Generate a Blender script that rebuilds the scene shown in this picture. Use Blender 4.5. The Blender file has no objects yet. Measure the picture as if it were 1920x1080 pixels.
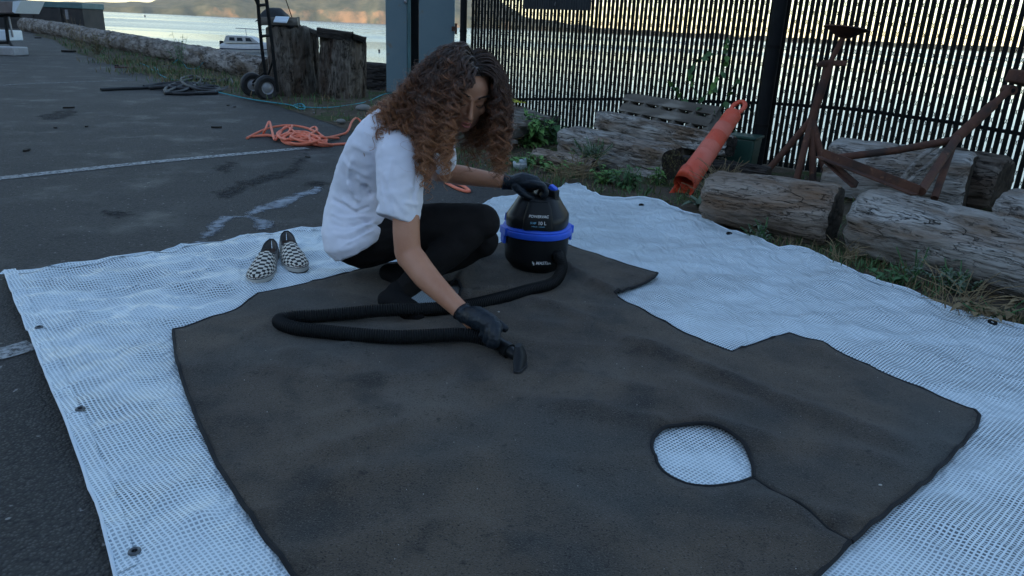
import bpy, math, random
import numpy as np
from mathutils import Vector, Matrix, noise
from mathutils.geometry import delaunay_2d_cdt

C = bpy.context.scene.collection
S = bpy.context.scene
rad = math.radians

# ------------------------------------------------------------------ camera
FPX, PITCH, ROLL, CAMH = 1390.0, rad(19.3), rad(2.6), 1.0
Fv = Vector((0, math.cos(PITCH), -math.sin(PITCH)))
U0 = Vector((0, math.sin(PITCH), math.cos(PITCH)))
Rv = math.cos(ROLL) * Vector((1, 0, 0)) + math.sin(ROLL) * U0
Uv = -math.sin(ROLL) * Vector((1, 0, 0)) + math.cos(ROLL) * U0
camd = bpy.data.cameras.new('camera')
camd.sensor_width = 36.0
camd.lens = 36.0 * FPX / 1920.0
camd.clip_start, camd.clip_end = 0.05, 20000
cam = bpy.data.objects.new('camera', camd)
C.objects.link(cam)
m3 = Matrix((Rv, Uv, -Fv)).transposed()
cam.matrix_world = Matrix.Translation((0, 0, CAMH)) @ m3.to_4x4()
S.camera = cam

# ------------------------------------------------------------------ sky, sun, exposure
SUN_EL, SUN_AZ = rad(15.0), rad(215.0)       # azimuth clockwise from +Y: low sun behind and to the left
w = bpy.data.worlds.new('World'); S.world = w; w.use_nodes = True
nt = w.node_tree; nt.nodes.clear()
sky = nt.nodes.new('ShaderNodeTexSky'); sky.sky_type = 'NISHITA'; sky.sun_disc = False
sky.sun_elevation = SUN_EL; sky.sun_rotation = SUN_AZ
sky.air_density = 1.0; sky.dust_density = 0.22; sky.ozone_density = 1.15
bg = nt.nodes.new('ShaderNodeBackground'); bg.inputs[1].default_value = 0.15
out = nt.nodes.new('ShaderNodeOutputWorld')
nt.links.new(sky.outputs[0], bg.inputs[0]); nt.links.new(bg.outputs[0], out.inputs[0])
sd = bpy.data.lights.new('sun', 'SUN'); sd.energy = 2.0; sd.angle = rad(0.5); sd.color = (1.0, 0.80, 0.58)
so = bpy.data.objects.new('sun', sd); C.objects.link(so)
sdir = Vector((math.sin(SUN_AZ) * math.cos(SUN_EL), math.cos(SUN_AZ) * math.cos(SUN_EL), math.sin(SUN_EL)))
so.rotation_euler = sdir.to_track_quat('Z', 'Y').to_euler()
S.view_settings.view_transform = 'Standard'; S.view_settings.look = 'None'
S.view_settings.exposure = 1.28; S.view_settings.gamma = 1.0
S.view_settings.use_curve_mapping = False
S.render.engine = 'CYCLES'
S.cycles.max_bounces = 6; S.cycles.transparent_max_bounces = 12

# ------------------------------------------------------------------ helpers
CAMP = Vector((0, 0, CAMH))
def ray(x, y): return Fv + Rv * ((x - 960) / FPX) + Uv * ((540 - y) / FPX)
def at(x, y, z=0.0):
    d = ray(x, y); return CAMP + d * ((z - CAMH) / d.z)
def dep(x, y, Y):
    d = ray(x, y); return CAMP + d * (Y / d.y)
def V(*a): return Vector(a)
def lerp(a, b, t): return a + (b - a) * t

class MB:
    def __init__(s): s.v = []; s.f = []; s.m = []; s.uv = None
    def add(s, vs, fs, mi=0):
        o = len(s.v); s.v.extend([tuple(v) for v in vs])
        s.f.extend([tuple(i + o for i in f) for f in fs]); s.m.extend([mi] * len(fs)); return s
    def box(s, c, size, R=None, mi=0, taper=0.0):
        c = Vector(c); x, y, z = [a / 2 for a in size]; vs = []
        for k in (-1, 1):
            q = 1 - taper * (k + 1) / 2
            for i, j in ((-1, -1), (1, -1), (1, 1), (-1, 1)):
                p = Vector((i * x * q, j * y * q, k * z))
                vs.append(c + (R @ p if R is not None else p))
        return s.add(vs, [(3, 2, 1, 0), (4, 5, 6, 7), (0, 1, 5, 4), (1, 2, 6, 5), (2, 3, 7, 6), (3, 0, 4, 7)], mi)
    def tube(s, pts, r, n=8, cap=True, mi=0, el=1.0, upv=None):
        pts = [Vector(p) for p in pts]; N = len(pts)
        if not hasattr(r, '__len__'): r = [r] * N
        prev = None; vs = []
        for i, p in enumerate(pts):
            t = (pts[min(i + 1, N - 1)] - pts[max(i - 1, 0)])
            if t.length < 1e-9: t = Vector((0, 0, 1))
            t.normalize()
            if prev is None:
                a = Vector(upv) if upv is not None else (Vector((0, 0, 1)) if abs(t.z) < .9 else Vector((1, 0, 0)))
            else: a = prev
            a = a - t * a.dot(t)
            if a.length < 1e-6: a = t.orthogonal()
            a.normalize(); b = t.cross(a); prev = a
            for k in range(n):
                q = 2 * math.pi * k / n
                vs.append(p + a * (math.cos(q) * r[i] * el) + b * (math.sin(q) * r[i]))
        fs = []
        for i in range(N - 1):
            for k in range(n):
                k2 = (k + 1) % n
                fs.append((i * n + k, i * n + k2, (i + 1) * n + k2, (i + 1) * n + k))
        if cap: fs.append(tuple(range(n - 1, -1, -1))); fs.append(tuple((N - 1) * n + k for k in range(n)))
        return s.add(vs, fs, mi)
    def limb(s, pts, r, n=14, mi=0):
        """tube with rounded ends, resampled smoothly"""
        P = spline(pts, 6); Rr = spl1(r, 6, len(P))
        t0 = (P[0] - P[1]).normalized(); t1 = (P[-1] - P[-2]).normalized()
        A = [P[0] + t0 * Rr[0] * math.sin(a) for a in (1.45, 1.1, .7, .35)]; Ar = [Rr[0] * math.cos(a) for a in (1.45, 1.1, .7, .35)]
        B = [P[-1] + t1 * Rr[-1] * math.sin(a) for a in (.35, .7, 1.1, 1.45)]; Br = [Rr[-1] * math.cos(a) for a in (.35, .7, 1.1, 1.45)]
        return s.tube(A + P + B, Ar + Rr + Br, n, True, mi)
    def ell(s, c, r, M=None, n=16, m=10, mi=0):
        c = Vector(c); vs = []; fs = []
        if not hasattr(r, '__len__'): r = (r, r, r)
        for i in range(m + 1):
            a = math.pi * i / m
            for k in range(n):
                b = 2 * math.pi * k / n
                p = Vector((r[0] * math.sin(a) * math.cos(b), r[1] * math.sin(a) * math.sin(b), r[2] * math.cos(a)))
                vs.append(c + (M @ p if M is not None else p))
        for i in range(m):
            for k in range(n):
                k2 = (k + 1) % n
                if i == 0: fs.append((k, (i + 1) * n + k, (i + 1) * n + k2))
                elif i == m - 1: fs.append((i * n + k, (i + 1) * n + k, i * n + k2))
                else: fs.append((i * n + k, (i + 1) * n + k, (i + 1) * n + k2, i * n + k2))
        return s.add(vs, fs, mi)
    def loft(s, rings, n=24, mi=0, pw=1.0):
        """rings: (center, axisA, axisB) closed elliptical rings, capped"""
        vs = []
        for c, a, b in rings:
            for k in range(n):
                q = 2 * math.pi * k / n; cc, ss = math.cos(q), math.sin(q)
                if pw != 1: cc = math.copysign(abs(cc) ** pw, cc); ss = math.copysign(abs(ss) ** pw, ss)
                vs.append(c + a * cc + b * ss)
        fs = []; N = len(rings)
        for i in range(N - 1):
            for k in range(n):
                k2 = (k + 1) % n; fs.append((i * n + k, i * n + k2, (i + 1) * n + k2, (i + 1) * n + k))
        fs.append(tuple(range(n - 1, -1, -1))); fs.append(tuple((N - 1) * n + k for k in range(n)))
        return s.add(vs, fs, mi)
    def lathe(s, prof, c=(0, 0, 0), n=32, M=None, mi=0, pw=1.0, cap=True):
        c = Vector(c); vs = []; fs = []
        for r, z in prof:
            for k in range(n):
                q = 2 * math.pi * (k + .5) / n; cc, ss = math.cos(q), math.sin(q)
                if pw != 1: cc = math.copysign(abs(cc) ** pw, cc); ss = math.copysign(abs(ss) ** pw, ss)
                p = Vector((r * cc, r * ss, z)); vs.append(c + (M @ p if M is not None else p))
        N = len(prof)
        for i in range(N - 1):
            for k in range(n):
                k2 = (k + 1) % n; fs.append((i * n + k, i * n + k2, (i + 1) * n + k2, (i + 1) * n + k))
        if cap: fs.append(tuple(range(n - 1, -1, -1))); fs.append(tuple((N - 1) * n + k for k in range(n)))
        return s.add(vs, fs, mi)
    def prism(s, poly, z0, z1, mi=0, M=None):
        n = len(poly); vs = [Vector((p[0], p[1], z0)) for p in poly] + [Vector((p[0], p[1], z1)) for p in poly]
        if M is not None: vs = [M @ v for v in vs]
        fs = [tuple(range(n - 1, -1, -1)), tuple(range(n, 2 * n))] + [(i, (i + 1) % n, n + (i + 1) % n, n + i) for i in range(n)]
        return s.add(vs, fs, mi)

def spline(pts, k=6):
    P = [Vector(p) for p in pts]
    if len(P) < 3: return [P[0].lerp(P[1], i / k) for i in range(k + 1)]
    out = []; E = [P[0] * 2 - P[1]] + P + [P[-1] * 2 - P[-2]]
    for i in range(1, len(E) - 2):
        a, b, c, d = E[i - 1], E[i], E[i + 1], E[i + 2]
        for j in range(k):
            t = j / k
            out.append(.5 * ((2 * b) + (c - a) * t + (2 * a - 5 * b + 4 * c - d) * t * t + (3 * b - a - 3 * c + d) * t ** 3))
    out.append(P[-1]); return out
def spl1(r, k, N):
    if not hasattr(r, '__len__'): return [r] * N
    o = []
    for i in range(N):
        t = i / (N - 1) * (len(r) - 1); j = min(int(t), len(r) - 2); o.append(lerp(r[j], r[j + 1], t - j))
    return o
def even(pts, step):
    P = [Vector(p) for p in pts]; out = [P[0].copy()]; acc = 0
    for a, b in zip(P, P[1:]):
        L = (b - a).length
        while acc + L >= step:
            t = (step - acc) / L; a = a.lerp(b, t); out.append(a.copy()); L = (b - a).length; acc = 0
        acc += L
    out.append(P[-1].copy())
    return out

def mesh_of(name, mb, mats, smooth=True):
    me = bpy.data.meshes.new(name); me.from_pydata(mb.v, [], mb.f)
    for m in (mats if isinstance(mats, (list, tuple)) else [mats]): me.materials.append(m)
    if any(mb.m): me.polygons.foreach_set('material_index', mb.m)
    if smooth:
        me.polygons.foreach_set('use_smooth', [True] * len(me.polygons))
        if smooth != 'full':
            try: me.set_sharp_from_angle(angle=rad(38))
            except Exception: pass
    me.update(); return me
INV = {}
def thing(name, label, cat, loc=(0, 0, 0), rotz=0, group=None, M=None):
    o = bpy.data.objects.new(name, None); C.objects.link(o); o.empty_display_size = .1
    mw = M if M is not None else Matrix.Translation(loc) @ Matrix.Rotation(rotz, 4, 'Z')
    o.matrix_world = mw; INV[o.name] = mw.inverted()
    o['label'] = label; o['category'] = cat
    if group: o['group'] = group
    return o
def part(name, mb, mats, root, smooth=True, local=False, label=None, kind=None, bevel=0, root_inv=None):
    """mesh given in world space (or the thing's own space when local) as a child of root"""
    me = mesh_of(name, mb, mats, smooth)
    o = bpy.data.objects.new(name, me); C.objects.link(o); o.parent = root
    if not local:
        r = root
        Mi = Matrix.Identity(4)
        while r is not None and r.name not in INV: r = r.parent
        me.transform(INV[r.name])
    if label: o['label'] = label
    if kind: o['kind'] = kind
    if bevel: bev(o, bevel)
    return o
def bev(o, wd, seg=2):
    b = o.modifiers.new('bevel', 'BEVEL'); b.width = wd; b.segments = seg; b.limit_method = 'ANGLE'; b.angle_limit = rad(40)
def solo(name, mb, mats, label=None, cat=None, group=None, kind=None, smooth=True, M=None, bevel=0):
    me = mesh_of(name, mb, mats, smooth)
    o = bpy.data.objects.new(name, me); C.objects.link(o)
    if M is not None: o.matrix_world = M
    if label: o['label'] = label
    if cat: o['category'] = cat
    if group: o['group'] = group
    if kind: o['kind'] = kind
    if bevel: bev(o, bevel)
    return o
def struct(name, mb, mats, smooth=True): return solo(name, mb, mats, kind='structure', smooth=smooth)
def nz(x, y, z=0.0): return noise.noise(Vector((x, y, z)))

# ------------------------------------------------------------------ materials
def mat(name, col, rough=.7, col2=None, sc=4.0, bump=0.0, bsc=40.0, metal=0.0, spec=.4, stretch=(1, 1, 1),
        spots=None, detail=6, bdist=.01, contrast=(.35, .65), sheen=0, coat=0, coord='Object', sss=0):
    m = bpy.data.materials.new(name); m.use_nodes = True; t = m.node_tree; N = t.nodes; L = t.links
    p = N['Principled BSDF']; p.inputs['Roughness'].default_value = rough; p.inputs['Metallic'].default_value = metal
    p.inputs['Specular IOR Level'].default_value = spec
    p.inputs['Base Color'].default_value = (*col, 1)
    if sheen: p.inputs['Sheen Weight'].default_value = sheen
    if coat: p.inputs['Coat Weight'].default_value = coat
    if sss:
        p.inputs['Subsurface Weight'].default_value = sss; p.inputs['Subsurface Radius'].default_value = (.01, .004, .002)
    tc = N.new('ShaderNodeTexCoord'); mp = N.new('ShaderNodeMapping'); mp.inputs['Scale'].default_value = stretch
    L.new(tc.outputs[coord], mp.inputs[0]); vec = mp.outputs[0]
    cur = None
    if col2 is not None:
        n = N.new('ShaderNodeTexNoise'); n.inputs['Scale'].default_value = sc; n.inputs['Detail'].default_value = detail
        n.inputs['Roughness'].default_value = .62
        L.new(vec, n.inputs['Vector'])
        mr = N.new('ShaderNodeMapRange'); mr.inputs[1].default_value = contrast[0]; mr.inputs[2].default_value = contrast[1]
        L.new(n.outputs[0], mr.inputs[0])
        mx = N.new('ShaderNodeMix'); mx.data_type = 'RGBA'; mx.inputs[6].default_value = (*col, 1); mx.inputs[7].default_value = (*col2, 1)
        L.new(mr.outputs[0], mx.inputs[0]); cur = mx.outputs[2]
    for sp in (spots or []):    # (colour, scale, lo, hi, stretch)
        n = N.new('ShaderNodeTexNoise'); n.inputs['Scale'].default_value = sp[1]; n.inputs['Detail'].default_value = 5
        if len(sp) > 4:
            m2 = N.new('ShaderNodeMapping'); m2.inputs['Scale'].default_value = sp[4]; m2.inputs['Location'].default_value = (3.1, 7.7, 1.3)
            L.new(tc.outputs[coord], m2.inputs[0]); L.new(m2.outputs[0], n.inputs['Vector'])
        else: L.new(vec, n.inputs['Vector'])
        mr = N.new('ShaderNodeMapRange'); mr.inputs[1].default_value = sp[2]; mr.inputs[2].default_value = sp[3]
        L.new(n.outputs[0], mr.inputs[0])
        mx = N.new('ShaderNodeMix'); mx.data_type = 'RGBA'
        if cur is None: mx.inputs[6].default_value = (*col, 1)
        else: L.new(cur, mx.inputs[6])
        mx.inputs[7].default_value = (*sp[0], 1); L.new(mr.outputs[0], mx.inputs[0]); cur = mx.outputs[2]
    if cur is not None: L.new(cur, p.inputs['Base Color'])
    if bump:
        n = N.new('ShaderNodeTexNoise'); n.inputs['Scale'].default_value = bsc; n.inputs['Detail'].default_value = 5
        L.new(vec, n.inputs['Vector'])
        b = N.new('ShaderNodeBump'); b.inputs['Strength'].default_value = bump; b.inputs['Distance'].default_value = bdist
        L.new(n.outputs[0], b.inputs['Height']); L.new(b.outputs[0], p.inputs['Normal'])
    return m
K = {}
K['black_plastic'] = mat('black_plastic', (.007, .008, .009), .5, (.011, .012, .013), 12, .15, 300, bdist=.001, spec=.25)
K['gloss_black'] = mat('gloss_black_plastic', (.010, .011, .012), .36, spec=.3, bump=.05, bsc=200, bdist=.001)
K['blue_plastic'] = mat('blue_plastic', (.03, .12, .72), .4, (.025, .10, .62), 9)
K['rubber'] = mat('black_rubber', (.012, .013, .015), .62, (.02, .02, .022), 20, .3, 200, bdist=.001)
K['hose_rubber'] = mat('hose_rubber', (.007, .0075, .008), .6, (.011, .012, .013), 20, spec=.2)
K['glove'] = mat('black_nitrile', (.005, .009, .014), .5, (.008, .014, .022), 25, .5, 60, bdist=.004)
K['white_print'] = mat('white_print', (.75, .75, .75), .5)
K['blue_print'] = mat('blue_print', (.2, .5, .7), .5)
K['skin'] = mat('skin', (.50, .245, .150), .5, (.43, .19, .11), 7, .12, 240, bdist=.001, sss=.08)
K['tshirt'] = mat('white_cotton', (.78, .78, .84), .88, (.70, .71, .79), 3.5, .35, 600, spec=.15, bdist=.0006, sheen=.1)
K['leggings'] = mat('black_jersey', (.011, .010, .010), .85, (.017, .015, .015), 6, .3, 30, spec=.12, bdist=.01)
K['sock'] = mat('black_sock', (.011, .011, .012), .9, bump=.4, bsc=300, spec=.1, bdist=.001)
K['lip'] = mat('lip_skin', (.42, .13, .11), .42)
K['brow'] = mat('brow_hair', (.035, .02, .013), .7)
K['rust'] = mat('rusty_steel', (.060, .026, .018), .85, (.105, .044, .026), 9, .5, 60, spots=[((.035, .022, .018), 5, .5, .62), ((.16, .075, .045), 30, .62, .72)], bdist=.003)
K['galv'] = mat('painted_steel', (.11, .17, .20), .55, (.13, .19, .215), 3, .1, 60, spots=[((.16, .13, .10), 6, .66, .74)], bdist=.002)
K['steel_dark'] = mat('dark_steel', (.006, .007, .008), .7, (.010, .011, .012), 8, spec=.15)
K['slat'] = mat('dark_slat', (.005, .006, .006), .8, (.008, .009, .009), 20, spec=.12)
K['wire'] = mat('black_wire', (.006, .006, .006), .75, spec=.15)
def mk_wood(name, pale, mid, dark, crack=.018, fine=70, sc=1.0, brown=None):
    m = bpy.data.materials.new(name); m.use_nodes = True; t = m.node_tree; N = t.nodes; L = t.links; p = N['Principled BSDF']
    p.inputs['Roughness'].default_value = .9; p.inputs['Specular IOR Level'].default_value = .12
    tc = N.new('ShaderNodeTexCoord')
    def ns(st, det=6, dist=0.0, r=.6):
        mp = N.new('ShaderNodeMapping'); mp.inputs['Scale'].default_value = st; L.new(tc.outputs['Object'], mp.inputs[0])
        n = N.new('ShaderNodeTexNoise'); n.inputs['Scale'].default_value = sc; n.inputs['Detail'].default_value = det; n.inputs['Distortion'].default_value = dist; n.inputs['Roughness'].default_value = r
        L.new(mp.outputs[0], n.inputs['Vector']); return n.outputs[0]
    def rng(a, lo, hi, o0=0, o1=1):
        r = N.new('ShaderNodeMapRange'); r.inputs[1].default_value = lo; r.inputs[2].default_value = hi; r.inputs[3].default_value = o0; r.inputs[4].default_value = o1; L.new(a, r.inputs[0]); return r.outputs[0]
    def mix(f, a, b):
        x = N.new('ShaderNodeMix'); x.data_type = 'RGBA'; L.new(f, x.inputs[0])
        for k, q in ((6, a), (7, b)):
            if isinstance(q, tuple): x.inputs[k].default_value = (*q, 1)
            else: L.new(q, x.inputs[k])
        return x.outputs[2]
    def ridge(a, w_):      # thin lines where the noise crosses its middle
        u = N.new('ShaderNodeMath'); u.operation = 'SUBTRACT'; u.inputs[1].default_value = .5; L.new(a, u.inputs[0])
        v = N.new('ShaderNodeMath'); v.operation = 'ABSOLUTE'; L.new(u.outputs[0], v.inputs[0]); return rng(v.outputs[0], 0, w_, 1, 0)
    c = mix(rng(ns((2.2, 9, 9), 8), .38, .62), mid, pale)
    if brown: c = mix(rng(ns((1.5, 5, 5), 6, .5), .48, .66), c, brown)
    g = ns((5, fine, fine), 5, .3, .7); c = mix(rng(g, .50, .66, 0, .75), c, dark)
    r1 = ridge(ns((1.6, 16, 16), 4, .9), crack); r2 = ridge(ns((4, 34, 34), 3, .8), crack * 1.3)
    mk = N.new('ShaderNodeMath'); mk.operation = 'MAXIMUM'; L.new(r1, mk.inputs[0]); r2b = rng(r2, 0, 1, 0, .8); L.new(r2b, mk.inputs[1])
    gate_ = rng(ns((3, 7, 7), 3), .42, .56); mu = N.new('ShaderNodeMath'); mu.operation = 'MULTIPLY'; L.new(mk.outputs[0], mu.inputs[0]); L.new(gate_, mu.inputs[1])
    c = mix(mu.outputs[0], c, tuple(q * .22 for q in dark)); L.new(c, p.inputs['Base Color'])
    h = N.new('ShaderNodeMath'); h.operation = 'MULTIPLY_ADD'; L.new(mu.outputs[0], h.inputs[0]); h.inputs[1].default_value = -1.6; L.new(rng(g, .3, .7, .5, 0), h.inputs[2])
    b = N.new('ShaderNodeBump'); b.inputs['Strength'].default_value = 1; b.inputs['Distance'].default_value = .012; L.new(h.outputs[0], b.inputs['Height']); L.new(b.outputs[0], p.inputs['Normal'])
    return m
K['wood'] = mk_wood('weathered_wood', (.44, .43, .41), (.27, .245, .215), (.10, .082, .066), .012, brown=(.19, .135, .095))
K['wood_brown'] = mk_wood('brown_weathered_wood', (.35, .30, .255), (.22, .172, .135), (.08, .058, .042), .012, brown=(.19, .115, .070))
K['wood_dark'] = mk_wood('dark_creosoted_wood', (.075, .066, .06), (.040, .035, .032), (.018, .016, .015))
K['wood_end'] = mat('rotten_end_grain', (.03, .026, .022), .95, (.075, .062, .05), 14, 1., 30, spec=.1, bdist=.03)
K['piling'] = mk_wood('piling_wood', (.20, .175, .15), (.105, .086, .070), (.04, .033, .028), .02, 40, brown=(.075, .050, .036))
K['pallet'] = mat('pallet_board', (.15, .135, .115), .9, (.085, .075, .064), 6, .6, 30, spec=.15, stretch=(.3, 1, 1), bdist=.004,
                spots=[((.24, .22, .19), 9, .55, .7)])
K['driftlog'] = mk_wood('driftwood_bark', (.36, .335, .31), (.22, .195, .17), (.06, .05, .042), .03, 22, .8, brown=(.15, .115, .085))
K['orange_plastic'] = mat('orange_plastic', (.62, .075, .03), .5, (.54, .085, .045), 5, .15, 40, spots=[((.60, .16, .11), 4, .54, .74), ((.30, .06, .035), 40, .66, .72)], bdist=.001)
K['orange_in'] = mat('orange_plastic_inside', (.55, .06, .02), .6)
K['orange_tape'] = mat('scuffed_band', (.60, .15, .10), .55, (.5, .11, .07), 12)
K['orange_cord'] = mat('orange_cord', (.80, .21, .12), .6, (.72, .17, .09), 10, .3, 200, bdist=.001)
K['teal_rope'] = mat('teal_rope', (.05, .30, .34), .8, (.03, .2, .25), 30)
K['yellow'] = mat('yellow_cloth', (.50, .52, .06), .8, (.42, .42, .04), 9)
K['green_plastic'] = mat('dark_green_plastic', (.012, .045, .035), .5, (.02, .06, .045), 6)
K['white_gel'] = mat('white_gelcoat', (.70, .70, .70), .35, (.6, .6, .6), 3)
K['navy_stripe'] = mat('navy_paint', (.01, .02, .05), .4)
K['window'] = mat('tinted_window', (.02, .03, .04), .08, spec=.8)
K['canvas'] = mat('black_canvas', (.014, .018, .022), .8, (.025, .03, .034), 6)
K['teal_paint'] = mat('teal_paint', (.08, .17, .18), .6, (.06, .12, .13), 3)
K['container'] = mat('grimy_container', (.045, .04, .038), .75, (.018, .02, .022), 1.2, .2, 8)
K['grommet'] = mat('grey_grommet', (.07, .08, .09), .4, (.12, .13, .14), 60, metal=.5)
K['rim_alu'] = mat('rim_metal', (.30, .31, .33), .45, (.22, .22, .24), 10, metal=.3)
K['sole'] = mat('cream_rubber_sole', (.52, .50, .46), .7, (.42, .40, .36), 14)
K['canvas_grey'] = mat('grey_canvas', (.28, .27, .25), .85, (.22, .21, .20), 20)
K['insole'] = mat('brown_insole', (.10, .065, .05), .85)
K['hull_brown'] = mat('stained_hull', (.20, .17, .16), .6, (.12, .10, .095), 3)
K['leaf'] = mat('leaf_green', (.085, .20, .045), .6, (.13, .25, .06), 6)
K['leaf_dark'] = mat('leaf_dark', (.045, .115, .040), .6, (.06, .14, .045), 6)
K['leaf_grey'] = mat('leaf_greygreen', (.11, .15, .10), .7, (.08, .11, .07), 8)
K['dry'] = mat('dry_stem', (.23, .17, .09), .85, (.13, .095, .05), 12)
K['moss'] = mat('dry_moss', (.13, .115, .045), .95, (.07, .065, .03), 14)
K['stone'] = mat('grey_stone', (.22, .22, .21), .85, (.15, .15, .14), 6, .4, 20)
K['clear'] = mat('crumpled_clear_plastic', (.35, .42, .45), .15, spec=.8)
K['binding'] = mat('black_binding', (.009, .009, .010), .85, bump=.5, bsc=250, bdist=.002)

def nodes(m): return m.node_tree, m.node_tree.nodes, m.node_tree.links
def mk_asphalt():
    m = bpy.data.materials.new('asphalt'); m.use_nodes = True; t, N, L = nodes(m); p = N['Principled BSDF']
    g = N.new('ShaderNodeNewGeometry'); pos = g.outputs['Position']
    def ns(sc, det=4, vec=pos, r=.55):
        n = N.new('ShaderNodeTexNoise'); n.inputs['Scale'].default_value = sc; n.inputs['Detail'].default_value = det
        n.inputs['Roughness'].default_value = r; L.new(vec, n.inputs['Vector']); return n.outputs[0]
    def rng(a, lo, hi, o0=0, o1=1):
        r = N.new('ShaderNodeMapRange'); r.inputs[1].default_value = lo; r.inputs[2].default_value = hi
        r.inputs[3].default_value = o0; r.inputs[4].default_value = o1; L.new(a, r.inputs[0]); return r.outputs[0]
    def mix(f, a, b, mode='MIX'):
        x = N.new('ShaderNodeMix'); x.data_type = 'RGBA'; x.blend_type = mode; L.new(f, x.inputs[0])
        for s, q in ((6, a), (7, b)):
            if isinstance(q, tuple): x.inputs[s].default_value = (*q, 1)
            else: L.new(q, x.inputs[s])
        return x.outputs[2]
    base = mix(rng(ns(.9, 6), .35, .65), (.030, .0285, .026), (.050, .047, .043))
    vo = N.new('ShaderNodeTexVoronoi'); vo.inputs['Scale'].default_value = 125; L.new(pos, vo.inputs['Vector'])
    base = mix(rng(vo.outputs['Distance'], .12, .5), (.085, .081, .075), base)        # exposed stone chips
    base = mix(rng(ns(55, 4), .52, .64, 0, .8), base, (.018, .018, .019))              # tar pits between the chips
    base = mix(rng(ns(2.3, 9, r=.75), .50, .64, 0, .75), base, (.016, .016, .016))       # oil and damp patches
    base = mix(rng(ns(6.0, 8, r=.75), .56, .68, 0, .7), base, (.016, .016, .018))
    base = mix(rng(ns(30, 2), .69, .73, 0, .8), base, (.24, .23, .22))                  # pale specks
    L.new(base, p.inputs['Base Color'])
    L.new(rng(ns(2.3, 7, r=.7), .5, .66, .86, .55), p.inputs['Roughness'])
    p.inputs['Specular IOR Level'].default_value = .35
    b = N.new('ShaderNodeBump'); b.inputs['Strength'].default_value = .9; b.inputs['Distance'].default_value = .004
    ad = N.new('ShaderNodeMath'); ad.operation = 'ADD'; L.new(vo.outputs['Distance'], ad.inputs[0]); L.new(ns(60, 5), ad.inputs[1])
    L.new(ad.outputs[0], b.inputs['Height']); L.new(b.outputs[0], p.inputs['Normal'])
    return m
K['asphalt'] = mk_asphalt()
K['soil'] = mat('verge_soil', (.055, .043, .032), .95, (.10, .082, .06), 3, 1., 30, spec=.1, bdist=.02, detail=10,
                spots=[((.045, .06, .022), 2.2, .5, .62), ((.17, .14, .10), 25, .62, .7)])
K['paint'] = mat('worn_road_paint', (.36, .37, .37), .8, (.26, .27, .27), 12, .5, 90, bdist=.002)
def mk_worn(m, lo, hi, sc=14, edge=0):
    t, N, L = nodes(m); p = N['Principled BSDF']; o = N['Material Output']
    g = N.new('ShaderNodeNewGeometry'); n = N.new('ShaderNodeTexNoise'); n.inputs['Scale'].default_value = sc; n.inputs['Detail'].default_value = 8
    n.inputs['Roughness'].default_value = .72
    L.new(g.outputs['Position'], n.inputs['Vector']); val = n.outputs[0]
    if edge:
        a = N.new('ShaderNodeAttribute'); a.attribute_name = 'rim'; q = N.new('ShaderNodeMath'); q.operation = 'MULTIPLY_ADD'; q.inputs[1].default_value = edge; L.new(a.outputs['Fac'], q.inputs[0]); L.new(val, q.inputs[2]); val = q.outputs[0]
    r = N.new('ShaderNodeMapRange'); r.inputs[1].default_value = lo; r.inputs[2].default_value = hi; L.new(val, r.inputs[0])
    tr = N.new('ShaderNodeBsdfTransparent'); mx = N.new('ShaderNodeMixShader')
    L.new(r.outputs[0], mx.inputs[0]); L.new(p.outputs[0], mx.inputs[1]); L.new(tr.outputs[0], mx.inputs[2]); L.new(mx.outputs[0], o.inputs[0])
    return m
mk_worn(K['paint'], .42, .68, 42)
K['paint_faint'] = mk_worn(mat('faint_road_paint', (.20, .21, .215), .8), .36, .62, 30)
K['spill'] = mk_worn(mat('dried_soap_spill', (.26, .29, .33), .7, (.14, .16, .19), 8), .50, .76, 13, .30)

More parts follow.
